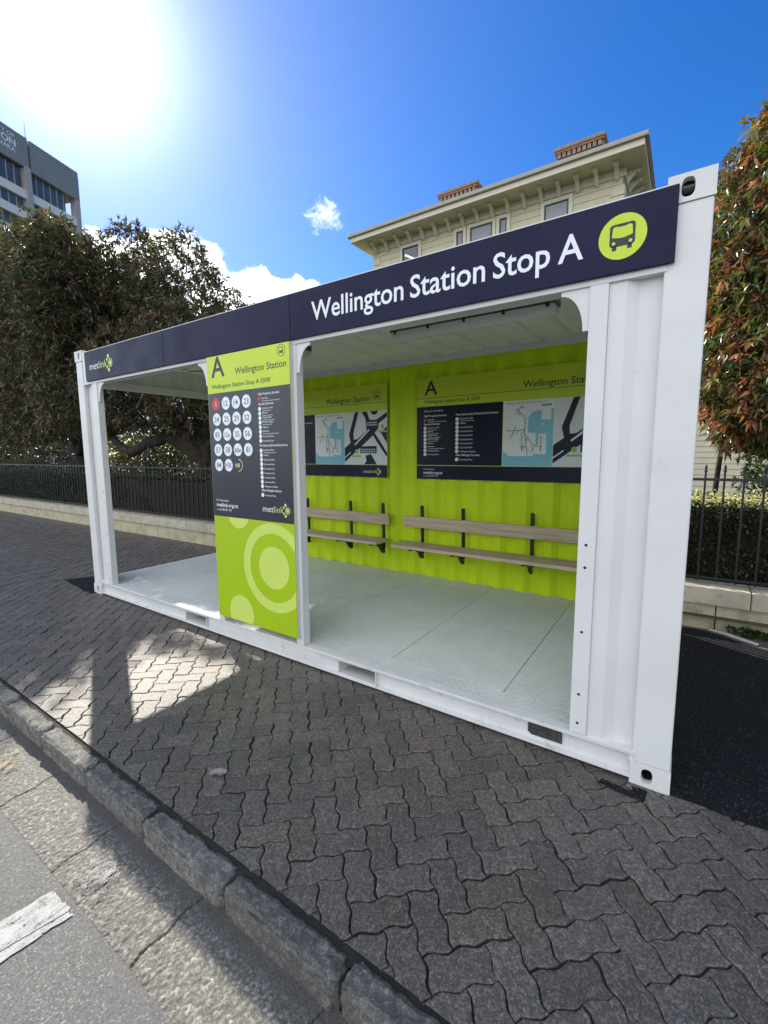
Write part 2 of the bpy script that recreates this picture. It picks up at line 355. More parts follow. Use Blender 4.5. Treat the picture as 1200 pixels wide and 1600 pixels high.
LINE = worn_paint('worn white road paint', (.36, .36, .355), (.16, .16, .156), .38, .64)
LINE_FAINT = worn_paint('nearly gone white paint', (.32, .32, .31), (.15, .15, .14), .33, .54)
YELLOW = worn_paint('faint yellow paint', (.40, .30, .07), (.2, .17, .1), .30, .50)
PAVER = attr_mat('concrete paver', .56, .5, 14, .22, .5, 320, fine=[(5, .55, .78, (.05, .05, .048), .4)], speck=[(210, .66, 1.75), (95, .80, 1.4)])
KERBM = attr_mat('rough kerb stone', .85, .3, 26, .45, .9, 140, fine=[(9, .52, .72, (.055, .055, .05), .55)], speck=[(170, .75, 1.5), (50, .85, 1.25)])
PEBBLE = attr_mat('exposed pebbles', .75, .35, 5, .3, .4, 300, speck=[(240, .75, 1.5)])
LEAF_DARK = attr_mat('dark tree leaves', .42, .5, 3, .25, 0, trans=.22)
LEAF_GLOSS = attr_mat('glossy tree leaves', .27, .55, 3, .2, 0, trans=.22)
LEAF_HEDGE = attr_mat('hedge leaves', .4, .5, 3, .2, 0, trans=.25)
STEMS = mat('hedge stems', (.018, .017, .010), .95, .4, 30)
# ================================================================== SETTING
def sheet(name, x0, x1, y0, y1, z, m):
    return tag(MB().add([(x0, y0, z), (x1, y0, z), (x1, y1, z), (x0, y1, z)], [(0, 1, 2, 3)]).build(name, m), kind='structure')
sheet('ground', -900, 900, -900, 900, -.60, SOIL)
sheet('garden_ground', -300, 300, 2.6, 400, .14, SOIL)
sheet('road', -300, 300, -300, -1.835, -.118, ROAD)
sheet('pavement_bed', -60, 40, -1.46, 2.60, -.011, BED)
# zigzag pavers laid in herringbone at 45 degrees to the kerb: one sheet of pavement
def set_col(me, cols):
    a = me.color_attributes.new('Col', 'FLOAT_COLOR', 'POINT'); c = np.ones((len(me.vertices), 4), np.float32); c[:, :3] = cols; a.data.foreach_set('color', c.ravel())
def build_pavement():
    g = .1125; U0, V0 = 2.660, 4.053; A = .0060; gap = .0030; q2 = math.sqrt(.5)
    def wave(t): return A * (1.15 * math.sin(2 * math.pi * t) - .12 * math.sin(6 * math.pi * t))
    verts = []; faces = []; cols = []
    x0, x1, y0, y1 = -13.0, 8.6, -1.6, 2.75
    def keep(x, y):
        if not (x0 < x < x1 and y0 < y < y1): return False
        if .35 < x < 5.7 and .4 < y < 2.2: return False
        if x > 6.35 and y > .4 and y < 2.3: return False
        return True
    R = 190
    def brick(i, j, w, h, ns):
        cx, cy = U0 + (i + w / 2) * g, V0 + (j + h / 2) * g
        X, Y = (cx + cy) * q2, (cx - cy) * q2
        if not keep(X, Y): return
        pts = []
        for k in range(w):
            for s in range(ns): t = s / ns; pts.append(((k + t) * g, -wave(t)))
        for k in range(h):
            for s in range(ns): t = s / ns; pts.append((w * g + wave(t), (k + t) * g))
        for k in range(w, 0, -1):
            for s in range(ns): t = 1 - s / ns; pts.append(((k - 1 + t) * g, h * g - wave(t)))
        for k in range(h, 0, -1):
            for s in range(ns): t = 1 - s / ns; pts.append((wave(t), (k - 1 + t) * g))
        P = np.array(pts); n = len(P); c = P.mean(0)
        T = np.roll(P, -1, 0) - np.roll(P, 1, 0); T /= np.linalg.norm(T, axis=1)[:, None] + 1e-9; Nn = np.stack([T[:, 1], -T[:, 0]], 1)
        jit = rng.normal(0, .0016, 2); rot = rng.normal(0, .011); dz = rng.normal(0, .0012); tx, ty = rng.normal(0, .009, 2)
        cr, sr = math.cos(rot), math.sin(rot)
        rim = rng.normal(0, .0009, n)
        rings = []
        for ins, z in ((gap, -.009), (gap + .0004, -.0022), (gap + .0022, -.0001), (gap + .008, .0007)):
            Q = P - Nn * (ins + rim)[:, None] - c; Q = np.stack([Q[:, 0] * cr - Q[:, 1] * sr, Q[:, 0] * sr + Q[:, 1] * cr], 1)
            zz = z + dz + Q[:, 0] * tx + Q[:, 1] * ty
            uu = Q[:, 0] + c[0] + jit[0] + U0 + i * g; vv = Q[:, 1] + c[1] + jit[1] + V0 + j * g
            rings.append(np.stack([(uu + vv) * q2, (uu - vv) * q2, zz], 1))
        b = len(verts); verts.extend(np.concatenate(rings).tolist())
        for r in range(3):
            for k in range(n): faces.append((b + r * n + k, b + (r + 1) * n + k, b + (r + 1) * n + (k + 1) % n, b + r * n + (k + 1) % n))
        faces.append(tuple(b + 3 * n + k for k in range(n))[::-1])
        base = np.array([.118, .104, .088]) * rng.uniform(.80, 1.13)
        if rng.random() < .12: base *= (1.07, .99, .95)
        if rng.random() < .10: base *= (.97, .98, 1.01)
        cols.extend([base] * (4 * n))
    def todo():
        for a in range(-R, R):
            for b_ in range(-R, R):
                yield -a + 2 * b_, a + 2 * b_
    for i, j in todo():
        cx, cy = U0 + (i + 1) * g, V0 + (j + .5) * g; X, Y = (cx + cy) * q2, (cx - cy) * q2
        if not (x0 - .4 < X < x1 + .4 and y0 - .4 < Y < y1 + .4): continue
        d = math.hypot(X - 6, Y + 2.4); ns = 8 if d < 3.2 else 6 if d < 6 else 4
        brick(i, j, 2, 1, ns); brick(i + 2, j, 1, 2, ns)
    me = bpy.data.meshes.new('pavement'); me.from_pydata(verts, [], faces); set_col(me, np.array(cols)); me.materials.append(PAVER)
    bm = bmesh.new(); bm.from_mesh(me)
    for co, no in (((0, -1.414, 0), (0, -1, 0)), ((0, 2.56, 0), (-.0207, 1, 0))):
        bmesh.ops.bisect_plane(bm, geom=bm.verts[:] + bm.edges[:] + bm.faces[:], dist=1e-6, plane_co=co, plane_no=no, clear_outer=True)
    bm.to_mesh(me); bm.free()
    o = bpy.data.objects.new('pavement', me); COL.objects.link(o); tag(o, kind='structure')
build_pavement()
def build_kerb():
    vs = []; fs = []; cols = []; xs = 2.83 - .592 * 40
    while xs < 10:
        L = .59 + rng.normal(0, .012); nx, ny, nz_ = 64, 14, 16
        if xs < -4: nx, ny, nz_ = 8, 3, 4
        seed = Vector(rng.uniform(-50, 50, 3)); col = np.array([.145, .14, .128]) * rng.uniform(.75, 1.15)
        gapx = rng.uniform(.005, .011)
        bm = bmesh.new()
        y0, y1, z0, z1 = -1.530 + rng.normal(0, .003), -1.432 + rng.normal(0, .004), -.17, rng.normal(.002, .004)
        def P(a, b, c):
            p = Vector((xs + gapx + a * (L - 2 * gapx), y0 + b * (y1 - y0), z0 + c * (z1 - z0)))
            ed = 0
            for t in (min(a, 1 - a) * L / .5, min(b, 1 - b) * .2, (1 - c) * .34): ed += 1 if t < .02 else 0
            n1 = noise.fractal(p * 14 + seed, 1.0, 2.0, 5); n2 = noise.noise(p * 5 + seed)
            n3 = noise.fractal(p * 45 + seed, 1.0, 2.0, 3)
            ctr = Vector((xs + L / 2, (y0 + y1) / 2, -.08)); d = Vector(((p.x - ctr.x) * .1, (p.y - ctr.y), (p.z - ctr.z))).normalized()
            amp = .009 * n1 + .006 * n2 + .0028 * n3
            p += d * amp
            if ed >= 2: p -= d * (.006 + .022 * max(0, noise.noise(p * 9 + seed)))
            if ed >= 3: p -= d * .012
            return p
        base = len(vs); idx = {}
        def V(i, j, k):
            key = (i, j, k)
            if key not in idx:
                idx[key] = len(vs); vs.append(tuple(P(i / nx, j / ny, k / nz_)))
                cols.append(col * (1 + .25 * noise.noise(Vector((i * .3, j * .4, k * .4)) + seed)))
            return idx[key]
        for i in range(nx):
            for j in range(ny): fs.append((V(i, j, nz_), V(i + 1, j, nz_), V(i + 1, j + 1, nz_), V(i, j + 1, nz_)))
            for k in range(nz_):
                fs.append((V(i, 0, k), V(i + 1, 0, k), V(i + 1, 0, k + 1), V(i, 0, k + 1))); fs.append((V(i + 1, ny, k), V(i, ny, k), V(i, ny, k + 1), V(i + 1, ny, k + 1)))
        for j in range(ny):
            for k in range(nz_):
                fs.append((V(nx, j, k), V(nx, j + 1, k), V(nx, j + 1, k + 1), V(nx, j, k + 1))); fs.append((V(0, j + 1, k), V(0, j, k), V(0, j, k + 1), V(0, j + 1, k + 1)))
        bm.free(); xs += .592
    me = bpy.data.meshes.new('kerb'); me.from_pydata(vs, [], fs); set_col(me, np.array(cols)); me.materials.append(KERBM)
    me.polygons.foreach_set('use_smooth', [True] * len(me.polygons))
    o = bpy.data.objects.new('kerb', me); COL.objects.link(o); tag(o, kind='structure')
build_kerb()
def build_gutter():
    y0, y1 = -1.845, -1.515; vs = []; fs = []; cols = []
    def strip(x0, x1, h):
        nx, ny = int((x1 - x0) / h), int((y1 - y0) / h)
        X, Y = np.meshgrid(np.linspace(x0, x1, nx + 1), np.linspace(y0, y1, ny + 1), indexing='ij')
        cell = .017; Z = np.zeros_like(X); C = np.zeros(X.shape + (3,))
        ci, cj = np.floor(X / cell).astype(int), np.floor(Y / cell).astype(int); best = np.full(X.shape, -1.0)
        def hsh(i, j, k): 
            v = np.sin(i * 127.1 + j * 311.7 + k * 74.7) * 43758.5453; return v - np.floor(v)
        for di in (-1, 0, 1):
            for dj in (-1, 0, 1):
                i, j = ci + di, cj + dj
                px, py = (i + .5 + (hsh(i, j, 1) - .5) * .9) * cell, (j + .5 + (hsh(i, j, 2) - .5) * .9) * cell
                ra = cell * (.32 + .42 * hsh(i, j, 3)); el_ = .65 + .7 * hsh(i, j, 4); th = hsh(i, j, 5) * np.pi
                dx, dy = X - px, Y - py; u = dx * np.cos(th) + dy * np.sin(th); v = (-dx * np.sin(th) + dy * np.cos(th)) * (1 + el_ * .5)
                d = 1 - (u * u + v * v) / ra ** 2; hgt = np.where(d > 0, np.sqrt(np.maximum(d, 0)) * ra * .42, -1) 
                up = hgt > best; best = np.where(up, hgt, best)
                tone = hsh(i, j, 6); base = np.stack([.105 + .12 * tone, .10 + .115 * tone, .09 + .095 * tone], -1)
                wht = (hsh(i, j, 7) > .9)[..., None]; base = np.where(wht, np.array([.26, .25, .23]), base)
                C = np.where(up[..., None] & (hgt > 0)[..., None], base, C)
        wear = np.clip((y1 - Y) / .30, .15, 1)              # stones stand out more towards the road
        smooth = np.clip((y1 - Y - .05) / .06, 0, 1)
        Z = np.where(best > 0, best, 0) * (.35 + .65 * wear) * smooth
        mort = best <= 0; C = np.where(mort[..., None], np.array([.115, .105, .09]), C)
        C = C * smooth[..., None] + np.array([.085, .08, .072]) * (1 - smooth[..., None])
        for xj in np.arange(3.82 - .66 * 30, 9, .66):
            xx = xj + (Y - y0) * .28 * 0 + .006 * np.sin(Y * 40)
            gch = np.abs(X - xx) < .004; Z = np.where(gch, -.006, Z); C = np.where(gch[..., None], np.array([.07, .065, .06]), C)
        Z = Z - .126 + .018 * (Y - y0) / (y1 - y0) + .0035 * np.sin(X * 2.1)
        Z = np.where(Y < y0 + .012, np.minimum(Z, -.122 - .002), Z)
        b = sum(len(a) for a in vs); vs.append(np.stack([X, Y, Z], -1).reshape(-1, 3)); cols.append(C.reshape(-1, 3))
        a = (np.arange(nx)[:, None] * (ny + 1) + np.arange(ny)[None, :]).ravel() + b
        fs.append(np.stack([a, a + ny + 1, a + ny + 2, a + 1], 1))
    strip(-14, 1.4, .02); strip(1.4, 6.3, .0042); strip(6.3, 9, .02)
    V = np.concatenate(vs); Fc = np.concatenate(fs)
    me = bpy.data.meshes.new('gutter'); me.from_pydata(V.tolist(), [], Fc.tolist()); set_col(me, np.concatenate(cols)); me.materials.append(PEBBLE)
    me.polygons.foreach_set('use_smooth', [True] * len(me.polygons))
    o = bpy.data.objects.new('gutter', me); COL.objects.link(o); tag(o, kind='structure')
build_gutter()
def ragged(name, pts, z, m, n=14, amp=.012):
    out = []
    for (ax, ay), (bx, by) in zip(pts, pts[1:] + pts[:1]):
        for k in range(n):
            t = k / n; out.append((ax + (bx - ax) * t + rng.normal(0, amp) * (k > 0), ay + (by - ay) * t + rng.normal(0, amp) * (k > 0), z))
    return tag(MB().add(out, [tuple(range(len(out)))]).build(name, m), kind='structure')
ragged('road_line', [(3.80, -2.9), (3.99, -2.9), (4.115, -1.862), (3.935, -1.862)], -.1135, LINE, 26, amp=.005)
ragged('paint_remnant', [(3.95, -1.80), (4.12, -1.80), (4.14, -1.69), (4.03, -1.655), (3.94, -1.70)], -.1005, LINE_FAINT, 6, .008)
ragged('yellow_paint_remnant', [(2.62, -1.76), (2.9, -1.76), (2.92, -1.63), (2.7, -1.61)], -.1015, YELLOW, 6, .01)
def asphalt_patch():
    m = MB(); top = [(6.062, 2.60), (6.16, 2.625), (6.27, 2.615), (6.41, 2.55), (6.54, 2.455), (6.71, 2.37), (7.2, 2.2), (8.5, 1.9)]
    bot = [(6.062, .004), (6.2, .006), (6.32, -.004), (6.43, .003), (6.6, -.004), (7.2, .004), (8.5, 0)]
    pts = [(x, y, .0065) for x, y in bot] + [(x, y, .0065) for x, y in top[::-1]]
    m.add(pts, [tuple(range(len(pts)))])
    n = len(pts); low = [(x, y, -.01) for x, y, _ in pts]; m.add(pts + low, [(i, n + i, n + (i + 1) % n, (i + 1) % n) for i in range(n)])
    return tag(m.build('asphalt_patch', NEWASPH), kind='structure')
asphalt_patch()
ragged('asphalt_packing', [(-.95, .02), (.05, -.07), (.1, .3), (-.75, .42)], .007, NEWASPH, 8, .01)
ragged('asphalt_tape', [(5.75, -.10), (5.955, -.125), (5.965, -.03), (5.90, -.03), (5.90, -.078), (5.76, -.058)], .0068, NEWASPH, 5, .002)
# ================================================================== BUS SHELTER (container)
L, D, H = 6.058, 2.438, 2.896
sh = thing('bus_shelter', (3.03, 1.22, 0), 'white open fronted shipping container made into a bus shelter with a lime green back wall', 'bus shelter')
def casting(x0, z0, y0, face):
    """corner casting with an oval hole in the face towards the street (face=-1) or the back"""
    m = MB(); w, d, h = .178, .162, .118
    y1 = y0 + d * (1 if face < 0 else -1)
    cx, cz = x0 + w * (.43 if x0 > 3 else .57), z0 + h * .5; a, b = .0255, .040
    angs = sorted(set([2 * math.pi * k / 28 for k in range(28)] + [math.atan2(z - cz, x - cx) % (2 * math.pi) for x in (x0, x0 + w) for z in (z0, z0 + h)]))
    out, inn = [], []
    for t in angs:
        c, s = math.cos(t), math.sin(t)
        k = min(((x0 + w - cx) / c if c > 1e-9 else (x0 - cx) / c if c < -1e-9 else 9), ((z0 + h - cz) / s if s > 1e-9 else (z0 - cz) / s if s < -1e-9 else 9))
        out.append((cx + c * k, cz + s * k)); e = (abs(c / a) ** 2.8 + abs(s / b) ** 2.8) ** (-1 / 2.8); inn.append((cx + c * e, cz + s * e))
    n = len(angs); yb = y0 + .04 * (1 if face < 0 else -1); yd = y0 + .11 * (1 if face < 0 else -1)
    vs = [(p[0], y0, p[1]) for p in out] + [(p[0], y0, p[1]) for p in inn] + [(p[0], yb, p[1]) for p in inn]
    fs = []
    for k in range(n):
        j = (k + 1) % n; fs += [(k, j, n + j, n + k), (n + k, n + j, 2 * n + j, 2 * n + k)]
    m.add(vs, fs)
    m.add([(p[0], y0, p[1]) for p in out] + [(p[0], y1, p[1]) for p in out], [(k, n + k, n + (k + 1) % n, (k + 1) % n) for k in range(n)] + [tuple(range(n, 2 * n))])
    m.cur = 1; m.add([(cx - .06, yd, cz - .05), (cx + .06, yd, cz - .05), (cx + .06, yd, cz + .05), (cx - .06, yd, cz + .05)], [(0, 1, 2, 3)])
    o = m.build('corner_casting', [WHITE, HOLE], sh, bevel=0)
    bm = bmesh.new(); bm.from_mesh(o.data); bmesh.ops.remove_doubles(bm, verts=bm.verts, dist=1e-5); bmesh.ops.recalc_face_normals(bm, faces=bm.faces)
    bm.to_mesh(o.data); bm.free()
for x0 in (0, L - .178):
    for z0 in (0, H - .118): casting(x0, z0, 0, -1); casting(x0, z0, D, 1)
zb, zt = .118, H - .118
for x0, x1 in ((.006, .152), (L - .172, L - .004)):
    for y0, y1 in ((.006, .15), (D - .15, D - .006)):
        MB().box(x0, x1, y0, y1, zb, zt).build('corner_post', WHITE, sh, bevel=.008)
# corrugated remnants of the side wall beside each post, closed by a flat flange
def remnant(sx):
    X = (lambda a: L - a) if sx > 0 else (lambda a: a)
    prof = [(.168, .05), (.268, .05), (.318, .016), (.392, .016)]
    m = MB(); n = len(prof); pts = [(X(a), b) for a, b in prof] + [(X(a), b + .004) for a, b in prof[::-1]]
    if sx < 0: pts = pts[::-1]
    m.prism(pts if sx > 0 else pts, 'z', .17, 2.503); m.box(*sorted((X(.150), X(.20))), .03, .06, .10, .172); m.box(*sorted((X(.160), X(.186))), .009, .05, .1185, .1495); m.build('side_panel', WHITE, sh)
    a, b = sorted((X(.393), X(.478)))
    MB().box(a, b, 0.001, .07, .1715, 2.503).build('opening_flange', WHITE, sh, bevel=.004)
    a, b = sorted((X(.400), X(.472)))
    xx = X(.438)
    for z in (.235, .40, .75, 1.10, 1.22) if sx > 0 else (.235, .42, .78, 1.15, 1.28):
        MB().disc((xx, z), .0075, -.0006, 14).build('bolt_hole', HOLE, sh)
remnant(1); remnant(-1)
for x in (2.50, 3.50): MB().box(x, x + .077, .002, .08, .1715, 2.503).build('middle_post', WHITE, sh, bevel=.005)
def gusset(x, s):
    n = 12; w, h = .135, .205
    arc = [(x + s * (w - w * math.sin(t)), 2.5025 - h + h * (1 - math.cos(t)) * 1.0) for t in [math.pi / 2 * k / n for k in range(n + 1)]]
    arc = [(x + s * (.028 + (w - .028) * (1 - math.cos(t))), 2.5025 - h + (h - .022) * math.sin(t)) for t in [math.pi / 2 * k / n for k in range(n + 1)]]
    pts = [(x, 2.5025), (x, 2.5025 - h)] + arc + [(x + s * w, 2.5025)]
    m = MB(); m.prism(pts if s > 0 else pts[::-1], 'y', .012, .022)
    m.build('corner_gusset', WHITE, sh)
gusset(.478, 1); gusset(2.50, -1); gusset(3.577, 1); gusset(L - .478, -1)
# rails
m = MB(); m.box(.178, L - .178, .004, .062, 2.53, 2.868); m.box(.16, L - .16, .002, .11, 2.503, 2.53); m.build('top_rail', WHITE, sh, bevel=.003)
MB().box(.10, L - .10, D - .085, D - .004, 2.768, 2.868).build('rear_top_rail', WHITE, sh, bevel=.003)
def bottom_rail():
    m = MB(); m.box(.16, L - .16, .001, .075, .150, .1705); m.box(.178, L - .178, .003, .07, .022, .036)
    for a, b, yy in ((.17, 1.947, .034), (2.276, 2.33, .034), (2.33, 3.70, .006), (3.78, 3.93, .034), (4.27, 5.90, .034)): m.box(a, b, yy, yy + .006, .036, .150)
    m.add([(3.70, .006, .036), (3.78, .034, .036), (3.78, .034, .150), (3.70, .006, .150)], [(0, 1, 2, 3)])
    m.build('bottom_rail', WHITE_RAIL, sh, bevel=.002)
    for a, b in ((1.947, 2.276), (3.93, 4.27)):
        p = MB(); p.box(a - .006, a, .008, .6, .036, .150); p.box(b, b + .006, .008, .6, .036, .150); p.box(a, b, .012, .6, .0365, .044); p.box(a, b, .012, .6, .138, .1495)
        p.cur = 1; p.box(a, b, .6, .61, .036, .150)
        p.build('fork_pocket', [WHITE_RAIL, HOLE], sh)
    MB().box(.17, L - .17, D - .03, D - .006, .022, .17).build('rear_bottom_rail', WHITE_RAIL, sh)
bottom_rail()
m = MB(); pl = [(5.351, .078), (5.372, .064), (5.541, .064), (5.541, .123), (5.53, .140), (5.351, .140)]; m.prism(pl, 'y', .026, .034)
m.build('data_plate', PLATE, sh)
# left end: header and sill; right end wall
MB().box(.085, .165, .15, D - .15, 2.500, 2.588).build('end_header', WHITE, sh, bevel=.004)
MB().box(.012, .10, .15, D - .15, .022, .1712).build('end_sill', WHITE_RAIL, sh, bevel=.004)
def corrug(n0, n1, per, dep, base, fr=(.26, .245, .25, .245)):
    pts = []; x = n0
    while x < n1:
        for f, lv in zip(fr, (0, 0, 1, 1)):
            pts.append((x, lv)); x += per * f
            if lv == 0 and len(pts) % 4 == 1: pass
    out = []
    x = n0
    while x < n1:
        out += [(x, base), (x + per * fr[0], base), (x + per * (fr[0] + fr[1]), base + dep), (x + per * (fr[0] + fr[1] + fr[2]), base + dep)]; x += per
    out = [(min(a, n1), b) for a, b in out]; out.append((n1, out[-1][1] if out[-1][0] >= n1 else base))
    return out
def sheet_corr(name, prof, mk, z0, z1, m_, ):
    mb = MB(); n = len(prof); mb.add([mk(a, b, z0) for a, b in prof] + [mk(a, b, z1) for a, b in prof], [(k, k + 1, n + k + 1, n + k) for k in range(n - 1)])
    return mb.build(name, m_, sh)
P = corrug(.10, L - .10, .278, .036, 2.366)
sheet_corr('back_wall', P, lambda a, b, z: (a, b, z), .166, 2.80, LIME)
sheet_corr('outer_cladding', P, lambda a, b, z: (a, b + .003, z), .166, 2.80, WHITE)
P = corrug(.15, D - .15, .25, -.045, L - .012)
sheet_corr('end_wall', P, lambda a, b, z: (b, a, z), .17, 2.80, WHITE)
P = corrug(.15, D - .15, .25, .02, .115)
sheet_corr('end_panel', P, lambda a, b, z: (b, a, z), 2.588, 2.85, WHITE)
P = corrug(.02, L - .015, .30, .02, 2.836, (.60, .08, .24, .08))
sheet_corr('roof', P, lambda a, b, y: (a, y, b), .03, D - .03, CEIL)
m = MB()
ys = (.075, .205, 1.19, 2.37); xs = ((.105, L - .16,), (.105, 1.02, 2.12, 3.22, 4.28, 5.14, L - .16), (.105, 1.02, 2.12, 3.34, 4.28, 5.14, L - .16))
for r in range(3):
    for a, b in zip(xs[r][:-1], xs[r][1:]):
        g = .0042 if r == 0 else .003; dz = rng.uniform(-.0006, .0006)
        g1 = .0008 if r == 2 else g
        m.box(a + .0026, b - .0026, ys[r] + g1 * .8, ys[r + 1] - (g * .8 if r != 1 else .0008), .150, .1672 + dz)
m.build('floor', PLATEFLOOR, sh, bevel=.0012, seg=1)
m = MB(); m.box(.1, L - .15, .07, 2.37, .10, .148); m.build('underfloor', HOLE, sh)
# ------------------------------------------------------------------ ceiling lamps
def lamp(x0, x1, y, label):
    t = thing('batten_lamp', ((x0 + x1) / 2, y, 2.70), label, 'lamp', 'batten lamps under the shelter roof')
    w = .07
    MB().prism([(y - w, 2.745), (y - w * .85, 2.820), (y + w * .85, 2.820), (y + w, 2.745)], 'x', x0, x1).build('lamp_base', GREYPL, t, bevel=.004)
    n = 10; pr_ = [(y - w * .96, 2.7445)] + [(y - w * .92 * math.cos(math.pi * k / n), 2.735 - .06 * math.sin(math.pi * k / n)) for k in range(n + 1)] + [(y + w * .96, 2.7445)]
    MB().prism(pr_, 'x', x0 + .012, x1 - .012).build('diffuser', DIFFUSER, t)
    k = 5
    for i in range(k):
        x = x0 + .06 + (x1 - x0 - .12) * i / (k - 1)
        MB().box(x - .011, x + .011, y - w - .007, y - w + .004, 2.725, 2.78).build('clip', BLACK, t, bevel=.003)
    for i in range(4):
        x = x0 + .2 + (x1 - x0 - .4) * i / 3; MB().box(x - .04, x + .04, y - .03, y + .03, 2.8205, 2.834).build('mounting_bracket', BLACK, t)
lamp(3.80, 5.20, 1.0, 'grey batten lamp with clear diffuser under the shelter roof above the right bench')
lamp(1.36, 2.76, 1.0, 'grey batten lamp with clear diffuser under the roof behind the tall route panel')
cnd = MB(); cnd.tube([(2.80, .93, 2.795), (3.25, .93, 2.795), (3.76, .94, 2.79)], .008, 6)
for x in (2.95, 3.2, 3.45): cnd.box(x - .03, x + .03, .912, .948, 2.785, 2.803)
cnd.build('ceiling_cable', BLACK, sh); cnd = MB()
cnd.tube([(.60, .98, 2.77), (.9, .98, 2.79), (1.34, .98, 2.78)], .006, 6); cnd.tube([(.66, 1.02, 2.75), (1.0, 1.03, 2.73), (1.34, 1.0, 2.76)], .006, 6)
cnd.build('ceiling_cable', BLACK, sh)
# ------------------------------------------------------------------ benches
def bench(x0, sups, label):
    t = thing('wall_bench', (x0 + 1.2, 2.2, .17), label, 'bench', 'timber benches on the shelter back wall')
    x1 = x0 + 2.40
    m = MB(); m.box(x0, x1, 1.985, 2.128, .570, .607); m.box(x0, x1, 2.136, 2.285, .570, .607); m.build('seat', WOOD, t, bevel=.004)
    MB().add([(x0 + .02, 2.283, .785), (x1, 2.283, .785), (x1, 2.318, .785), (x0 + .02, 2.318, .785), (x0 + .02, 2.262, .925), (x1, 2.262, .925), (x1, 2.297, .925), (x0 + .02, 2.297, .925)][:8],
             [(3, 2, 1, 0), (4, 5, 6, 7), (0, 1, 5, 4), (1, 2, 6, 5), (2, 3, 7, 6), (3, 0, 4, 7)]).build('backrest', WOOD, t, bevel=.004)
    for s in sups:
        m = MB(); pr_ = [(2.345, .46), (2.330, .46), (2.298, 1.045), (2.310, 1.062), (2.325, 1.055), (2.34, .6)]
        m.prism(pr_, 'x', s - .019, s + .019); m.build('back_strap', BLACK, t, bevel=.003)
        m = MB(); pr_ = [(2.00, .568), (2.00, .548), (2.10, .535), (2.17, .520), (2.23, .475), (2.27, .42), (2.30, .398), (2.335, .395), (2.348, .42), (2.335, .45), (2.315, .50), (2.30, .568)]
        m.prism(pr_, 'x', s - .013, s + .013); m.build('seat_bracket', BLACK, t, bevel=.003)
    return t
bench(.50, (.92, 1.459, 2.255, 2.79), 'grey brown timber bench on the green wall partly behind the tall route panel')
bench(3.11, (3.37, 3.915, 4.71, 5.25), 'grey brown timber bench on the green wall below the fully visible information board')
# ------------------------------------------------------------------ signs
def bus_icon(m, cx, cz, s, y):
    """front of a bus: body outline with window cut out, wheels; s = icon height"""
    w = s * .46; h = s
    n = 8
    def rr(hw, z0, z1, r):
        pts = []
        for (px, pz, a0) in ((cx + hw - r, z0 + r, -90), (cx + hw - r, z1 - r, 0), (cx - hw + r, z1 - r, 90), (cx - hw + r, z0 + r, 180)):
            pts += [(px + r * math.cos(math.radians(a0 + 90 * k / n)), pz + r * math.sin(math.radians(a0 + 90 * k / n))) for k in range(n + 1)]
        return pts
    m.cur = 0; m.poly(rr(w, cz - h * .36, cz + h * .5, h * .13), y)
    m.poly([(cx - w * .78, cz - h * .5), (cx - w * .42, cz - h * .5), (cx - w * .42, cz - h * .33), (cx - w * .78, cz - h * .33)], y)
    m.poly([(cx + w * .42, cz - h * .5), (cx + w * .78, cz - h * .5), (cx + w * .78, cz - h * .33), (cx + w * .42, cz - h * .33)], y)
    m.cur = 1
    win = [(cx - w * .82, cz + h * .02)] + [(cx - w * .82 + w * 1.64 * k / 10, cz + h * .02 - h * .07 * math.sin(math.pi * k / 10)) for k in range(1, 10)] + [(cx + w * .82, cz + h * .02), (cx + w * .76, cz + h * .36), (cx + w * .62, cz + h * .41), (cx - w * .62, cz + h * .41), (cx - w * .76, cz + h * .36)]
    m.poly(win, y - .0006)
    m.cur = 0; m.poly([(cx - w * .36, cz + h * .385), (cx + w * .36, cz + h * .385), (cx + w * .36, cz + h * .44), (cx - w * .36, cz + h * .44)], y - .0012)
    m.cur = 2
    for sx in (-1, 1): m.disc((cx + sx * w * .66, cz - h * .22), h * .065, y - .0006, 14)
    m.cur = 0
def logo(parent, x, z, cap, y, width):
    m = MB(); text(m, 'met', x, z, cap, y, width * .40, bold=-.004); m.cur = 1; text(m, 'link', x + width * .42, z, cap, y, width * .345, bold=-.004)
    c = (x + width * .90, z + cap * .44); r = width * .088
    m.disc(c, r, y, 24, r0=r * .78); m.disc(c, r * .55, y, 20)
    for a, q in ((150, .028), (118, .040), (210, .030), (242, .040)):
        ang = math.radians(a); rr = r * 1.75; m.disc((c[0] + rr * math.cos(ang), c[1] + rr * math.sin(ang)), width * q, y, 14)
    return m.build('logo', [PAPER, GREENINK], parent)
# fascia
fa = thing('fascia_sign', (3.1, -.01, 2.53), 'long navy fascia sign along the shelter roof edge with white lettering and lime symbol', 'sign')
for a, b in ((.285, 1.880), (1.884, 3.548), (3.552, 5.925)): MB().box(a, b, -.018, .0015, 2.532, 2.852).build('fascia_panel', NAVY, fa, bevel=.0015)
m = MB(); text(m, 'Wellington', 3.765, 2.632, .124, -.0192, .76, bold=.011); text(m, 'Station', 4.572, 2.632, .124, -.0192, .475, bold=.011); text(m, 'Stop', 5.092, 2.632, .124, -.0192, .298, bold=.011)
text(m, 'A', 5.428, 2.632, .124, -.0192, .118, bold=.011); m.build('lettering', PAPER, fa)
MB().disc((5.712, 2.690), .1, -.0192, 56).build('symbol_disc', LIME_BRIGHT, fa)
m = MB(); bus_icon(m, 5.712, 2.690, .115, -.0200); m.build('bus_symbol', [INK, LIME_BRIGHT, LIME_BRIGHT], fa)
logo(fa, .40, 2.645, .075, -.0192, .52)
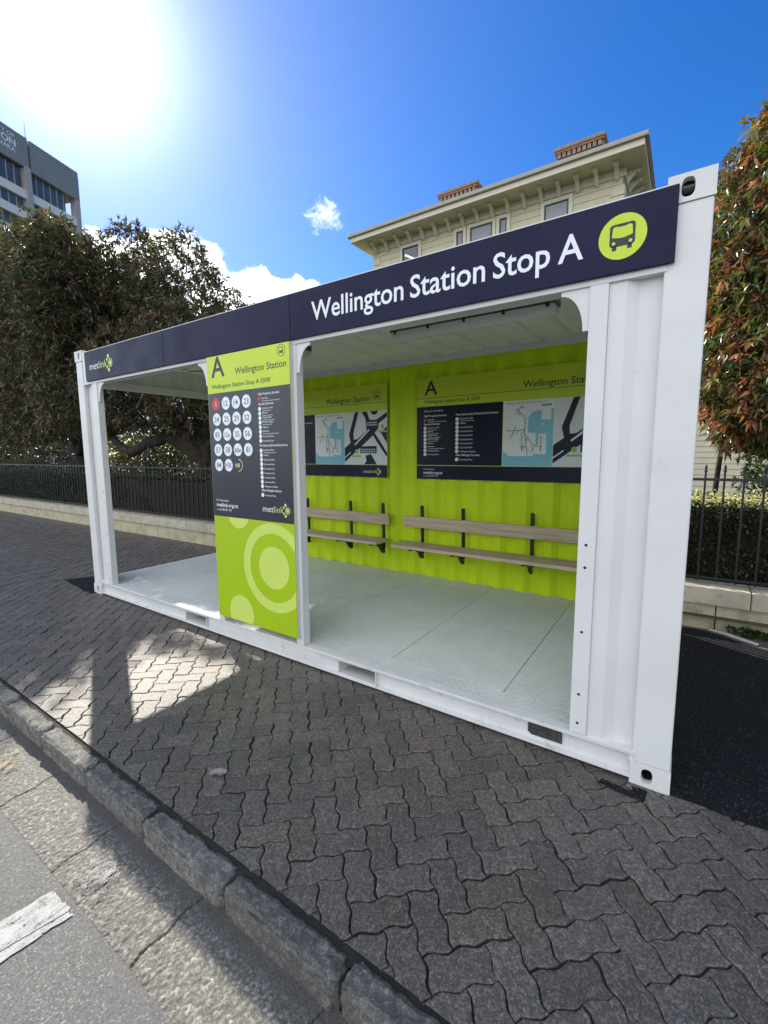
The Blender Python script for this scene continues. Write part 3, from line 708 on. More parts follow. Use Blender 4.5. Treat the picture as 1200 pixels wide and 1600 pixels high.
# tall route panel
tp = thing('route_panel', (3.05, -.02, .237), 'tall lime and dark route panel at the front of the shelter with numbered route circles', 'sign')
PX0, PX1, Y0 = 2.550, 3.548, -.030
MB().box(PX0, PX1, Y0, Y0 + .004, .237, 2.521).build('panel_board', LIME_DEEP, tp)
MB().box(PX0 + .004, PX1 - .004, Y0 + .0045, -.001, .241, 2.517).build('panel_frame', WHITE, tp)
y1_ = Y0 - .0008
MB().poly([(PX0 + .002, 2.215), (PX1 - .002, 2.215), (PX1 - .002, 2.519), (PX0 + .002, 2.519)], y1_).build('header_band', LIME_BRIGHT, tp)
MB().poly([(PX0 + .002, 1.158), (PX1 - .002, 1.158), (PX1 - .002, 2.215), (PX0 + .002, 2.215)], y1_).build('route_field', SLATE, tp)
y2_, y3_ = Y0 - .0016, Y0 - .0024
m = MB(); text(m, 'A', 2.610, 2.348, .163, y2_, .178, bold=.012); m.build('stop_letter', INK, tp)
m = MB(); text(m, 'Wellington Station', 3.512, 2.347, .051, y2_, .592, 'R', bold=.006); m.build('stop_name', INK, tp)
m = MB(); text(m, 'Wellington Station Stop A 5500', 2.608, 2.252, .034, y2_, .728, bold=.006); m.build('lettering', INK, tp)
m = MB(); m.disc((3.461, 2.468), .045, y2_, 32, r0=.041); bus_icon(m, 3.461, 2.468, .05, y2_); m.build('bus_symbol', [INK, LIME_BRIGHT, LIME_BRIGHT], tp)
routes = [['1', '12', '14', '23'], ['24', '25', '29', '52'], ['83', '12e', '35', '56'], ['57', '58', '60e', '81'], ['84', 'HX', 'N8']]
for r, row in enumerate(routes):
    for c, s in enumerate(row):
        x, z = 2.655 + c * .1305, 2.124 - r * .1295
        if s == 'N8':
            d = MB().disc((x, z), .052, y2_, 24, r0=.046, a0=-math.pi / 2, a1=math.pi / 2).build('route_disc', GOLD, tp)
            q = MB(); text(q, s, x - .012, z - .016, .032, y3_, align='C', bold=.012); q.build('numeral', GOLD, d); continue
        d = MB().disc((x, z), .053, y2_, 36).build('route_disc', RED if s == '1' else DISC, tp)
        q = MB(); text(q, s, x, z - .022, .044 if len(s) < 3 else .038, y3_, align='C', bold=.004); q.build('numeral', PAPER if s == '1' else SLATE, d)
names = ['Strathmore Park', 'Kilbirnie', 'Houghton Bay', 'Miramar Heights', 'Highbury', 'Newtown', 'Courtenay Place', 'Courtenay Place']
names2 = ['Strathmore Park', 'Hataitai'] + ['Courtenay Place'] * 6 + ['Wellington Hospital']
def service_list(m, x, z, k, y, part):
    """one list of services: m.cur 0 white, 1 grey, 2 red"""
    def head(s, zz, wd=None): m.cur = 0; text(m, s, x - .012 * k, zz, .0165 * k, y, wd, bold=.012)
    def item(s, zz, red=False, under=0):
        m.cur = 2 if red else 0; m.disc((x, zz + .005 * k), .017 * k, y, 12)
        m.cur = 0; text(m, s, x + .028 * k, zz + (.003 * k if under else -.002 * k), .0125 * k, y, bold=.004)
        if under: m.cur = 1; m.line([(x + .028 * k, zz - .012 * k), (x + .028 * k + under * k, zz - .012 * k)], .006 * k, y)
    if part in (0, 2):
        head('High Frequency Services', z); item('Island Bay', z - .037 * k, True, .20)
        head('Standard Services', z - .078 * k); zz = z - .113 * k
        for i, s in enumerate(names): item(s, zz, under=(.10, .12, .14, .11, 0, .18, 0, 0)[i]); zz -= .0355 * k
    if part in (1, 2):
        zz = z if part == 1 else zz - .004
        head('Peak, Express (e) & Extended (x) Services', zz, .31 if part == 2 else .503); zz -= .038 * k
        for i, s in enumerate(names2): item(s, zz, under=.14 if i == 0 else 0); zz -= .0355 * k
        head('After Midnight Services', zz); item('Courtenay Place', zz - .036 * k)
m = MB(); service_list(m, 3.202, 2.160, 1.0, y2_, 2); m.build('service_list', [PAPER, GREY_INK, RED], tp)
m = MB(); text(m, 'For information', 2.598, 1.290, .019, y2_, .165); text(m, 'metlink.org.nz', 2.596, 1.244, .031, y2_, .29, bold=.012); text(m, 'or call 0800 801 700', 2.596, 1.208, .019, y2_, .20)
m.build('contact_lettering', PAPER, tp)
logo(tp, 3.196, 1.236, .05, y2_, .315)
def clipped(cx, cz, r, r0=0.0):
    out = []
    n = 64
    def cl(p): return (min(max(p[0], PX0 + .002), PX1 - .002), min(max(p[1], .239), 1.157))
    if r0 == 0: return [[cl((cx + r * math.cos(2 * math.pi * k / n), cz + r * math.sin(2 * math.pi * k / n))) for k in range(n)]]
    for k in range(n):
        a, b = 2 * math.pi * k / n, 2 * math.pi * (k + 1) / n
        q = [(cx + rr * math.cos(t), cz + rr * math.sin(t)) for rr, t in ((r0, a), (r, a), (r, b), (r0, b))]
        if all(p[0] > PX1 for p in q): continue
        out.append([cl(p) for p in q])
    return out
m = MB()
for q in clipped(3.302, .775, .372, .285) + clipped(3.302, .778, .178) + clipped(2.873, .315, .162) + clipped(2.883, 1.215, .148): m.poly(q, y2_)
m.build('circle_pattern', LIME_PALE, tp)
# information boards on the back wall
ROADS = [[(1.794, 2.246), (1.855, 2.249), (1.764, 1.966), (1.77, 1.887), (1.831, 1.892), (1.983, 1.995), (1.97, 2.149), (1.905, 2.246), (1.993, 2.243), (2.026, 2.152), (2.072, 2.097), (2.307, 2.224), (2.307, 2.167), (2.173, 2.082), (2.172, 2.024), (2.114, 1.968), (2.248, 1.79), (2.304, 1.708), (2.304, 1.65), (2.085, 1.933), (2.041, 1.899), (1.612, 1.585), (1.612, 1.774), (1.715, 1.846), (1.689, 1.956)],
 [(2.037, 2.245), (2.174, 2.248), (2.138, 2.201), (2.088, 2.201)], [(2.306, 2.042), (2.305, 1.83), (2.207, 1.971)], [(1.964, 1.674), (2.053, 1.692), (2.146, 1.556), (1.94, 1.556), (1.978, 1.603)],
 [(1.985, 2.136), (2.173, 2.133), (2.172, 2.03), (1.984, 2.042)], [(1.876, 1.795), (2.144, 1.797), (2.143, 1.703), (1.874, 1.705)]]
WHITES = [[(1.777, 1.821), (2.02, 2.017), (2.035, 2.005), (1.792, 1.808)], [(1.612, 1.650), (1.713, 1.724), (1.717, 1.712), (1.612, 1.634)]]
WATER = [(1.606, 2.148), (1.522, 2.148), (1.397, 2.124), (1.351, 2.071), (1.348, 1.91), (1.429, 1.902), (1.438, 1.786), (1.46, 1.786), (1.461, 1.895), (1.539, 1.893), (1.542, 1.681), (1.412, 1.685), (1.41, 1.662), (1.147, 1.662), (1.085, 1.721), (1.081, 1.556), (1.606, 1.556)]
NETS = [[(1.114, 1.933), (1.314, 1.94), (1.319, 2.056), (1.259, 2.124)], [(1.314, 1.94), (1.348, 1.665)], [(1.282, 1.911), (1.289, 1.715)], [(1.333, 1.878), (1.409, 1.771), (1.489, 1.761), (1.485, 1.873)], [(1.233, 2.157), (1.298, 2.186)], [(1.259, 2.124), (1.217, 2.158)], [(1.222, 1.979), (1.159, 1.849)], [(1.409, 1.771), (1.411, 1.714)], [(1.345, 1.763), (1.279, 1.764)], [(1.489, 1.761), (1.483, 1.713)]]
def info_board():
    t = thing('information_board', (0, 2.36, 1.386), '', 'sign', 'information boards on the green wall')
    w = 2.309; yb = 2.352
    MB().box(0, w, yb, 2.3655, 1.386, 2.585).build('board', LIME_BRIGHT, t, bevel=.001)
    a, b, c, d = yb - .0008, yb - .0016, yb - .0024, yb - .0032
    MB().poly([(.002, 1.388), (w - .002, 1.388), (w - .002, 1.549), (.002, 1.549)], a).build('footer_band', NAVY_BOARD, t)
    MB().poly([(.002, 1.556), (1.074, 1.556), (1.074, 2.251), (.002, 2.251)], a).build('services_field', NAVY_BOARD, t)
    m = MB(); m.poly([(.0, 2.349), (w, 2.349), (w, 2.354), (0, 2.354)], a); m.build('header_rule', INK, t); m = MB(); text(m, 'A', .106, 2.388, .160, a, .172, bold=.012); m.build('stop_letter', INK, t)
    m = MB(); text(m, 'Wellington Station', 2.034, 2.380, .066, a, .748, 'R', bold=.008); m.build('stop_name', INK, t); m = MB(); text(m, 'Wellington Station Stop A 5500', .106, 2.288, .040, a, .70, bold=.006)
    m.build('lettering', INK, t)
    m = MB(); m.disc((2.150, 2.441), .063, a, 36, r0=.057); bus_icon(m, 2.150, 2.441, .068, a); m.build('bus_symbol', [INK, LIME_BRIGHT, LIME_BRIGHT], t)
    m = MB(); text(m, 'Stop A services', .104, 2.190, .020, b, .25, bold=.006); service_list(m, .116, 2.132, 1.25, b, 0); service_list(m, .535, 2.130, 1.30, b, 1)
    m.build('service_list', [PAPER, GREY_INK, RED], t)
    m = MB(); text(m, 'For information', .097, 1.500, .016, b); text(m, 'metlink.org.nz', .097, 1.450, .032, b, .255, bold=.012); text(m, 'or call 0800 801 700', .097, 1.418, .016, b); m.build('contact_lettering', PAPER, t)
    mp = MB().poly([(1.079, 1.553), (1.608, 1.553), (1.608, 2.249), (1.079, 2.249)], a).build('network_map', MAPBG, t)
    MB().poly(WATER, b).build('map_water', TEAL, mp)
    m = MB()
    for q in NETS: m.line(q, .007, c)
    r2 = random.Random(5)
    for q in NETS:
        for (x0, z0), (x1, z1) in zip(q[:-1], q[1:]):
            for k in range(5):
                t_ = r2.random(); x, z = x0 + (x1 - x0) * t_, z0 + (z1 - z0) * t_; an = r2.uniform(0, 6.3); ln = r2.uniform(.015, .06)
                xe, ze = x + ln * math.cos(an), z + ln * math.sin(an)
                if 1.1 < xe < 1.54 and 1.68 < ze < 2.2: m.line([(x, z), (xe, ze)], .003, c)
    text(m, 'Wellington City Public Transport Network', 1.10, 2.215, .018, c, .43, bold=.006)
    m.poly([(1.483, 2.178), (1.585, 2.180), (1.585, 2.197), (1.483, 2.195)], c - .0004); m.build('map_lines', MAPLINE, mp)
    m = MB(); m.poly([(1.485, 2.037), (1.583, 2.037), (1.583, 2.178), (1.485, 2.178)], c)
    m.poly([(1.498, 1.99), (1.512, 1.98), (1.514, 2.01), (1.502, 2.005)], c); m.build('map_key', PAPER, mp)
    st = MB().poly([(1.609, 1.553), (2.307, 1.553), (2.307, 2.249), (1.609, 2.249)], a).build('street_map', STREETBG, t)
    m = MB()
    for q in ROADS[:1]: m.poly(q, b)
    for q in ROADS[1:]: m.poly(q, b - .0003)
    m.build('map_roads', NAVY_BOARD, st)
    m = MB()
    for q in WHITES: m.poly(q, c)
    for bx, bz, rw in ((1.99, 2.07, 6), (1.99, 2.10, 6), (1.885, 1.725, 9), (1.885, 1.753, 9)):
        for k in range(rw): m.disc((bx + .012 + k * .027, bz), .0095, c - .0003, 10)
    m.build('map_markings', PAPER, st)
    m = MB()
    for q in ((1.817, 1.728), (2.236, 2.045)):
        m.disc(q, .028, c - .0006, 20); m.poly([(q[0] - .075, q[1] - .072), (q[0] + .075, q[1] - .072), (q[0] + .075, q[1] - .052), (q[0] - .075, q[1] - .052)], c - .0006)
    m.build('stop_marker', LIME_DEEP, st)
    logo(t, 1.928, 1.444, .042, b, .29)
    return t
ib = info_board()
ib2 = copy_tree(ib)
ib.location.x = 3.269; ib2.location.x = .526
tag(ib, 'lime and navy information board with maps above the right bench'); tag(ib2, 'lime and navy information board with maps half hidden behind the tall route panel')
# ================================================================== WALL, RAILING, HEDGES
WS = .0207
def wy(x, off=0): return 2.565 + WS * x + off
def wall_piece(name, x0, x1, o0, o1, z0, z1, m_, parent, bev=.006):
    MB().add([(x0, wy(x0, o0), z0), (x1, wy(x1, o0), z0), (x1, wy(x1, o1), z0), (x0, wy(x0, o1), z0), (x0, wy(x0, o0), z1), (x1, wy(x1, o0), z1), (x1, wy(x1, o1), z1), (x0, wy(x0, o1), z1)],
             [(3, 2, 1, 0), (4, 5, 6, 7), (0, 1, 5, 4), (1, 2, 6, 5), (2, 3, 7, 6), (3, 0, 4, 7)]).build(name, m_, parent, bevel=bev)
gw = thing('garden_wall', (0, 2.6, 0), 'low cream concrete garden wall with a pale coping running behind the shelter', 'wall')
xs = [-30, -24, -18, -12.2, -9.1, -6.08, -3.0, .1, 3.2, 6.35, 9.4, 14]
for a, b in zip(xs[:-1], xs[1:]): wall_piece('wall_panel', a + .004, b - .004, 0, .24, -.05, .245, CONC, gw, .008)
xs = np.arange(-30, 14, 1.22)
for a in xs: wall_piece('coping_stone', a + .003, a + 1.217, -.035, .275, .2455, .415, COPING, gw, .010)
rl = thing('iron_railing', (0, 2.7, .41), 'black iron railing of slim upright bars standing on the low concrete wall', 'railing')
FO = .13
for z, r in ((.475, .018), (1.435, .017)):
    wall_piece('rail', -30, 14, FO - r, FO + r, z - .012, z + .012, IRON, rl, .002)
def picket_mb(x):
    m = MB(); y = wy(x, FO); h = .0085
    m.box(x - h, x + h, y - h, y + h, .44, 1.50)
    m.tube([(x, y, 1.50), (x, y, 1.506), (x, y, 1.507), (x, y, 1.518), (x, y, 1.519), (x, y, 1.545), (x, y, 1.565), (x, y, 1.578)], [.0085, .0085, .014, .014, .008, .011, .009, .002], 8)
    return m
xs = [6.192 + .1475 * k for k in range(-245, 50)]
vis = [x for x in xs if -13.6 < x < -1.3 or 6.0 < x < 7.9]
pk = picket_mb(vis[0]).build('picket', IRON, rl)
for x in vis[1:]:
    c = pk.copy(); COL.objects.link(c); c.parent = rl; c.location = (x - vis[0], (x - vis[0]) * WS, 0)
m = MB()
for x in xs:
    if x not in vis and -29 < x < 13.5: 
        q = picket_mb(x); m.add(q.v, q.f)
tag(m.build('picket', IRON, rl), kind='stuff')
def scroll(x):
    m = MB(); y = wy(x, FO)
    for s in (-1, 1):
        pts = []
        for k in range(34):
            t = k / 33; an = math.pi * (1.0 + 2.6 * t); r = .10 * (1 - .78 * t); pts.append((x + s * (.085 + r * math.cos(an) * -1 * -1), y, 1.71 + r * math.sin(an) * -1))
        m.tube([(x + s * .02, y, 1.45), (x + s * .01, y, 1.6)] + [(x - 0 + s * (.085 - .10), y, 1.68)][:0] + pts, .011, 6)
    m.tube([(x, y, 1.62), (x, y, 1.74), (x, y, 1.80), (x, y, 1.85), (x, y, 1.90)], [.014, .012, .024, .016, .003], 8)
    m.build('scroll_ornament', IRON, rl, smooth=True)
scroll(-3.37); scroll(-9.62)
# ------------------------------------------------------------------ foliage
def leaf_mesh(name, C, A, lens, wid, cols, m_, parent=None, fold=.35, droop=.25):
    """C centres (n,3), A leaf directions (n,3): each leaf a folded, bent blade of four faces"""
    n = len(C); A = A / (np.linalg.norm(A, axis=1)[:, None] + 1e-9)
    ref = rng.normal(size=(n, 3)); ref[:, 2] += 1.2; Sd = np.cross(A, ref); Sd /= np.linalg.norm(Sd, axis=1)[:, None] + 1e-9; Up = np.cross(Sd, A)
    l = lens[:, None]; w = (lens * wid)[:, None] / 2
    dr = np.zeros((n, 3)); dr[:, 2] = -1
    p0 = C; p1 = C + A * l * .42 + dr * l * droop * .12; p2 = C + A * l + dr * l * droop * .55
    a = p1 + Sd * w + Up * w * fold; b = p1 - Sd * w + Up * w * fold
    V = np.stack([p0, a, p1, b, p2], 1).reshape(-1, 3)
    i = np.arange(n)[:, None] * 5
    Fc = np.concatenate([i + np.array([[0, 2, 1]]), i + np.array([[0, 3, 2]]), i + np.array([[1, 2, 4]]), i + np.array([[2, 3, 4]])])
    off = OFF[parent.name] if parent else Vector((0, 0, 0)); V = V - np.array(off)
    me = bpy.data.meshes.new(name); nf_ = len(Fc)
    me.vertices.add(len(V)); me.vertices.foreach_set('co', V.astype(np.float32).ravel())
    me.loops.add(nf_ * 3); me.loops.foreach_set('vertex_index', Fc.astype(np.int32).ravel())
    me.polygons.add(nf_); me.polygons.foreach_set('loop_start', np.arange(nf_, dtype=np.int32) * 3); me.polygons.foreach_set('loop_total', np.full(nf_, 3, np.int32))
    me.update(); me.validate()
    set_col(me, np.repeat(cols, 5, 0)); me.materials.append(m_)
    o = bpy.data.objects.new(name, me); COL.objects.link(o); o.parent = parent; OFF[o.name] = off
    return o
def rosettes(lobes, count, per, leng, spread=.9, shell=.55, hang=.0, keep=None):
    """cluster centres through the lobes' volume, most near the surface; returns leaf centres, directions, cluster index, depth 0..1 (1 = outside), cluster random"""
    vol = np.array([l[3] * l[4] * l[5] for l in lobes]) ** .75; vol /= vol.sum()
    ids = rng.choice(len(lobes), count, p=vol); Lb = np.array(lobes)[ids]
    d = rng.normal(size=(count, 3)); d /= np.linalg.norm(d, axis=1)[:, None]
    rad = np.where(rng.random(count) < shell, rng.normal(.94, .06, count), rng.random(count) ** (1 / 2.2))
    # lumps: push the surface in and out by clumps
    fr = np.array([noise.noise(Vector(p)) for p in (d * 2.3 + ids[:, None] * 7.3)]); rad = rad * (1 + .15 * fr)
    Cc = Lb[:, :3] + d * rad[:, None] * Lb[:, 3:6]
    ok = np.ones(count, bool)
    if keep is not None: ok = np.array([keep(p) for p in Cc])
    # gaps
    gp = np.array([noise.noise(Vector(p) * 1.15) for p in Cc]); ok &= ~((gp < -.36) & (rad > .8))
    Cc, d, rad = Cc[ok], d[ok], rad[ok]; n = len(Cc)
    ax = d * .9 + rng.normal(0, .45, (n, 3)); ax[:, 2] += .45 - hang; ax /= np.linalg.norm(ax, axis=1)[:, None]
    cl = np.repeat(np.arange(n), per); A = ax[cl] * (1.0 - spread * .5) + rng.normal(0, 1, (n * per, 3)) * spread * .75; A[:, 2] -= hang
    P = Cc[cl] + rng.normal(0, leng * .12, (n * per, 3))
    return P, A, cl, np.clip(rad, 0, 1.2), rng.random(n), d
def tree(name, base, lobes, count, label, cat, limbs, per=8, leng=.17, wid=.24, palette=None, m_=None, group=None, new=(.12, (.20, .085, .025)), keep=None, hang=.0, droop=.3, shell=.6):
    t = thing(name, base, label, cat, group)
    tk = MB()
    for pts, rs in limbs: tk.tube(pts, rs, 10)
    o = tk.build('trunk', BARK, t, smooth=True)
    P, A, cl, rad, rnd, d = rosettes(lobes, count, per, leng, keep=keep, hang=hang, shell=shell)
    base_c = np.array(palette); pick = base_c[rng.integers(0, len(base_c), len(rnd))] * rng.uniform(.7, 1.3, (len(rnd), 1))
    nw = (rnd < new[0]) & (rad > .85); pick[nw] = np.array(new[1])[None, :] * rng.uniform(.6, 1.35, (nw.sum(), 1)) * (1 + rng.normal(0, .12, (nw.sum(), 3)))
    cols = np.clip(pick[cl] * rng.uniform(.75, 1.25, (len(cl), 1)), 0, 1)
    leaf_mesh('crown', P, A, leng * rng.uniform(.65, 1.25, len(P)), wid, cols, m_, t, droop=droop)
    return t
DARKP = [(.058, .060, .028), (.078, .074, .036), (.050, .052, .026), (.095, .075, .044), (.100, .066, .045)]
def limb(p, q, r0, r1, bow=(0, 0, 0), n=9, wob=.05):
    p, q, b = Vector(p), Vector(q), Vector(bow); pts = []
    for k in range(n):
        t = k / (n - 1); w = Vector(rng.normal(0, wob, 3)) * (0 < k < n - 1); pts.append(p.lerp(q, t) + b * math.sin(math.pi * t) + w)
    return pts, [r0 + (r1 - r0) * k / (n - 1) for k in range(n)]
def not_in_shelter(p): return not (p[0] > -.6 and p[1] < 2.7) and p[2] > 1.0
def keepA(p):
    if p[1] < 2.2 and p[2] < 2.4: return False
    # air under the boughs: the garden shows through
    if p[2] < 2.05 + .35 * math.sin(p[0] * 1.7): return False
    return not (p[0] > -1.5 and p[1] < 2.9)
T1 = tree('large_tree', (-4.3, 4.6, .14), [(-7.3, 3.3, 5.55, 1.45, 1.3, 1.75), (-7.1, 2.65, 5.9, .95, .75, 1.55), (-7.9, 2.8, 5.9, .95, .75, 1.6), (-9.0, 3.1, 6.1, 1.2, .9, 1.75), (-6.75, 4.4, 5.85, 1.3, 1.05, 1.95), (-4.85, 4.4, 5.15, 1.35, 1.1, 1.95), (-3.5, 4.0, 3.6, 1.2, 1.4, 1.5), (-5.4, 3.7, 3.6, 2.0, 1.3, 1.35), (-5.9, 4.2, 4.7, 1.6, 1.0, 1.5), (-7.6, 3.5, 3.8, 1.6, 1.5, 1.6), (-2.7, 4.6, 3.0, .9, 1.2, 1.2)],
     13500, 'big dark spreading tree with low limbs behind the railing just left of the shelter', 'tree',
     [limb((-4.2, 4.6, .1), (-3.9, 4.4, 1.6), .34, .27, wob=.03), limb((-3.9, 4.4, 1.5), (-6.6, 4.0, 3.2), .24, .1, (0, 0, .45)), limb((-3.9, 4.4, 1.5), (-3.2, 4.0, 3.6), .22, .08), limb((-4.0, 4.4, 1.7), (-5.2, 4.4, 4.8), .2, .07, (.3, 0, 0)),
      limb((-3.95, 4.4, 1.5), (-6.0, 3.6, 1.75), .19, .12, (0, 0, .5)), limb((-6.0, 3.6, 1.75), (-8.4, 3.9, 3.0), .12, .05, (0, 0, -.2)), limb((-3.9, 4.3, 1.4), (-2.5, 4.2, 2.5), .15, .06, (0, 0, .2)), limb((-6.0, 4.0, 2.9), (-7.5, 4.2, 5.0), .1, .04)],
     palette=DARKP, m_=LEAF_DARK, group='trees behind the railing', keep=keepA, new=(.06, (.15, .085, .05)))
T2 = tree('large_tree', (-13.5, 5.6, .14), [(-10.5, 3.5, 6.3, 1.9, 1.5, 2.25), (-11.6, 4.6, 5.6, 2.1, 1.9, 2.6), (-13.8, 5.2, 6.5, 2.5, 2.3, 3.5), (-17.0, 5.3, 6.8, 2.8, 2.4, 3.9), (-12.3, 4.1, 3.8, 2.8, 1.5, 1.6), (-16.2, 4.2, 4.0, 2.8, 1.7, 1.9), (-9.8, 4.2, 3.6, 1.6, 1.4, 1.5), (-20.5, 5.6, 5.6, 2.6, 2.3, 3.2)],
     17000, 'big dark tree with rusty new growth at far left before the office tower', 'tree',
     [limb((-13.5, 5.6, .1), (-13.2, 5.4, 2.2), .36, .28, wob=.03), limb((-13.2, 5.4, 2.0), (-10.8, 4.8, 4.4), .24, .08, (0, 0, .3)), limb((-13.2, 5.4, 2.0), (-16.8, 5.0, 4.6), .24, .08, (0, 0, .3)), limb((-13.2, 5.4, 2.1), (-13.8, 5.4, 6.0), .22, .07), limb((-13.2, 5.3, 1.8), (-9.6, 4.1, 2.2), .16, .06, (0, 0, .35))],
     palette=DARKP, m_=LEAF_DARK, group='trees behind the railing', keep=keepA, new=(.09, (.18, .095, .05)), leng=.19)
T3 = tree('small_tree', (-5.2, 6.9, .14), [(-5.0, 6.6, 5.15, 1.0, 1.1, 1.2), (-4.6, 6.7, 4.2, 1.3, 1.2, 1.2), (-4.2, 6.6, 5.1, .55, .6, .65), (-4.9, 6.8, 3.0, 1.2, 1.1, 1.1)],
     2600, 'smaller dark tree whose top shows just above the shelter roof behind the big left tree', 'tree', [limb((-5.2, 6.9, .1), (-4.9, 6.7, 3.0), .13, .09), limb((-4.9, 6.7, 3.0), (-4.7, 6.6, 5.2), .09, .03)], palette=DARKP, m_=LEAF_DARK, group='trees behind the railing', new=(.05, (.12, .06, .03)))
GLOSSP = [(.045, .066, .020), (.062, .086, .024), (.040, .056, .020), (.11, .125, .03), (.105, .060, .034), (.16, .14, .045), (.12, .062, .036)]
def keepR(p): return p[2] > 1.75 - .1 * math.sin(p[0] * 4) and not (p[0] < 5.9 and p[2] < 3)
T4 = tree('broadleaf_tree', (7.9, 5.3, .14), [(7.55, 5.0, 4.2, 1.6, 1.5, 1.9), (7.0, 4.8, 3.0, 1.0, 1.2, 1.25), (6.95, 4.7, 2.35, .8, .9, .65), (7.9, 4.6, 2.5, 1.1, 1.0, .9), (8.4, 5.2, 5.2, 1.75, 1.6, 1.9), (7.5, 5.1, 5.3, 1.0, 1.1, 1.1), (9.2, 5.2, 3.6, 1.8, 1.6, 1.8), (6.95, 5.5, 2.7, .85, .9, .85)],
     36000, 'glossy broadleaf tree with orange red new shoots to the right of the shelter', 'tree',
     [limb((7.9, 5.3, .1), (7.8, 5.2, 2.2), .16, .12, wob=.03), limb((7.8, 5.2, 2.1), (7.4, 5.0, 4.4), .1, .04), limb((7.8, 5.2, 2.1), (8.5, 5.2, 5.2), .1, .04), limb((7.8, 5.2, 2.0), (7.0, 4.9, 3.0), .07, .03)],
     palette=GLOSSP, m_=LEAF_GLOSS, group='trees behind the railing', new=(.24, (.36, .145, .075)), leng=.11, wid=.29, keep=keepR, hang=.25, droop=.6, shell=.72)
# hedges
def hedge(x0, x1, label, n, leng, lit_top):
    t = thing('clipped_hedge', ((x0 + x1) / 2, wy((x0 + x1) / 2, .8), .14), label, 'hedge', 'hedges behind the railing')
    y0, y1, z0, z1 = wy((x0 + x1) / 2, .46), wy((x0 + x1) / 2, 1.15), .16, 1.20
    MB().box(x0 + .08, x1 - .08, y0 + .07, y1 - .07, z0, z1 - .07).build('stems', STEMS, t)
    k = rng.random(n); P = np.stack([rng.uniform(x0, x1, n), rng.uniform(y0, y1, n), rng.uniform(z0, z1, n)], 1)
    f = rng.random(n); front = f < .55; topm = (f >= .55) & (f < .9); back = f >= .9
    P[front, 1] = y0 + np.abs(rng.normal(0, .035, front.sum())); P[topm, 2] = z1 + rng.normal(-.015, .03, topm.sum()); P[back, 1] = y1
    P[:, 1] += (P[:, 0] - (x0 + x1) / 2) * WS + .02 * np.sin(P[:, 0] * 5) + .02 * np.sin(P[:, 2] * 9 + P[:, 0] * 3)
    A = rng.normal(0, .8, (n, 3)); A[front, 1] -= .7; A[topm, 2] += .1; A[:, 2] += .25
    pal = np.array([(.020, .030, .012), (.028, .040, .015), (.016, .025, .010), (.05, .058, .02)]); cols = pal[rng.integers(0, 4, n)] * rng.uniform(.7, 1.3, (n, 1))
    lit = topm & (rng.random(n) < .75); cols[lit] = np.array(lit_top) * rng.uniform(.6, 1.15, (lit.sum(), 1))  # sunlight on the top put into leaf colour, with the right hedge's variegation
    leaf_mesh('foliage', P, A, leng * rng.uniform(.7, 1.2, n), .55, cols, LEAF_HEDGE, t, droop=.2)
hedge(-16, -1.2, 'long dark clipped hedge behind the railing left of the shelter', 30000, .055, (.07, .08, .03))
hedge(5.2, 9.6, 'clipped hedge with pale yellow variegated leaves coloured as if sunlit on top behind the railing right of the shelter', 26000, .042, (.58, .54, .32))
def bush(base, r, h, label, pal, n=900, leng=.12, grp='bushes in the garden'):
    t = thing('garden_bush', base, label, 'bush', grp)
    x, y, z = base; tk = MB()
    for k in range(5):
        a = k * 1.3; tk.tube([(x, y, z), (x + .3 * r * math.cos(a), y + .3 * r * math.sin(a), z + h * .4), (x + .55 * r * math.cos(a), y + .55 * r * math.sin(a), z + h * .8)], [.04, .03, .01], 6)
    tk.build('stems', BARK, t)
    lobes = [(x, y, z + h * .5, r, r * .9, h * .5), (x + r * .4, y - r * .2, z + h * .65, r * .6, r * .6, h * .35), (x - r * .5, y, z + h * .4, r * .6, r * .6, h * .4)]
    P, A, cl, rad, rnd, d = rosettes(lobes, n, 7, leng); pal = np.array(pal); pk_ = pal[rng.integers(0, len(pal), len(rnd))]
    cols = pk_[cl] * rng.uniform(.7, 1.3, (len(cl), 1)); leaf_mesh('foliage', P, A, leng * rng.uniform(.7, 1.2, len(P)), .34, cols, LEAF_HEDGE, t)
LITP = [(.065, .085, .022), (.09, .10, .03), (.05, .065, .02)]
bush((-13.2, 9.5, .14), 2.4, 2.6, 'light green bush seen under the boughs of the far left tree', LITP, 1300, .16)
bush((-19.5, 10.5, .14), 2.6, 2.7, 'olive bush at the left edge behind the far left tree', LITP, 1000, .18)
bush((-7.6, 9.8, .14), 2.2, 2.5, 'yellow green bush glimpsed below the low limb of the big spreading tree', LITP, 1300, .15)
bush((8.1, 6.8, .14), 1.3, 2.3, 'deep green bush below the broadleaf tree right of the shelter', [(.02, .045, .012), (.03, .06, .018)], 1500, .11)
bush((-27, 13, .14), 4.5, 5.5, 'tall dark bush mass beyond the far left tree', DARKP, 1500, .26)
bush((-15, 15, .14), 4.0, 4.5, 'tall dark bush mass in the garden between the two big trees', DARKP, 1500, .26)
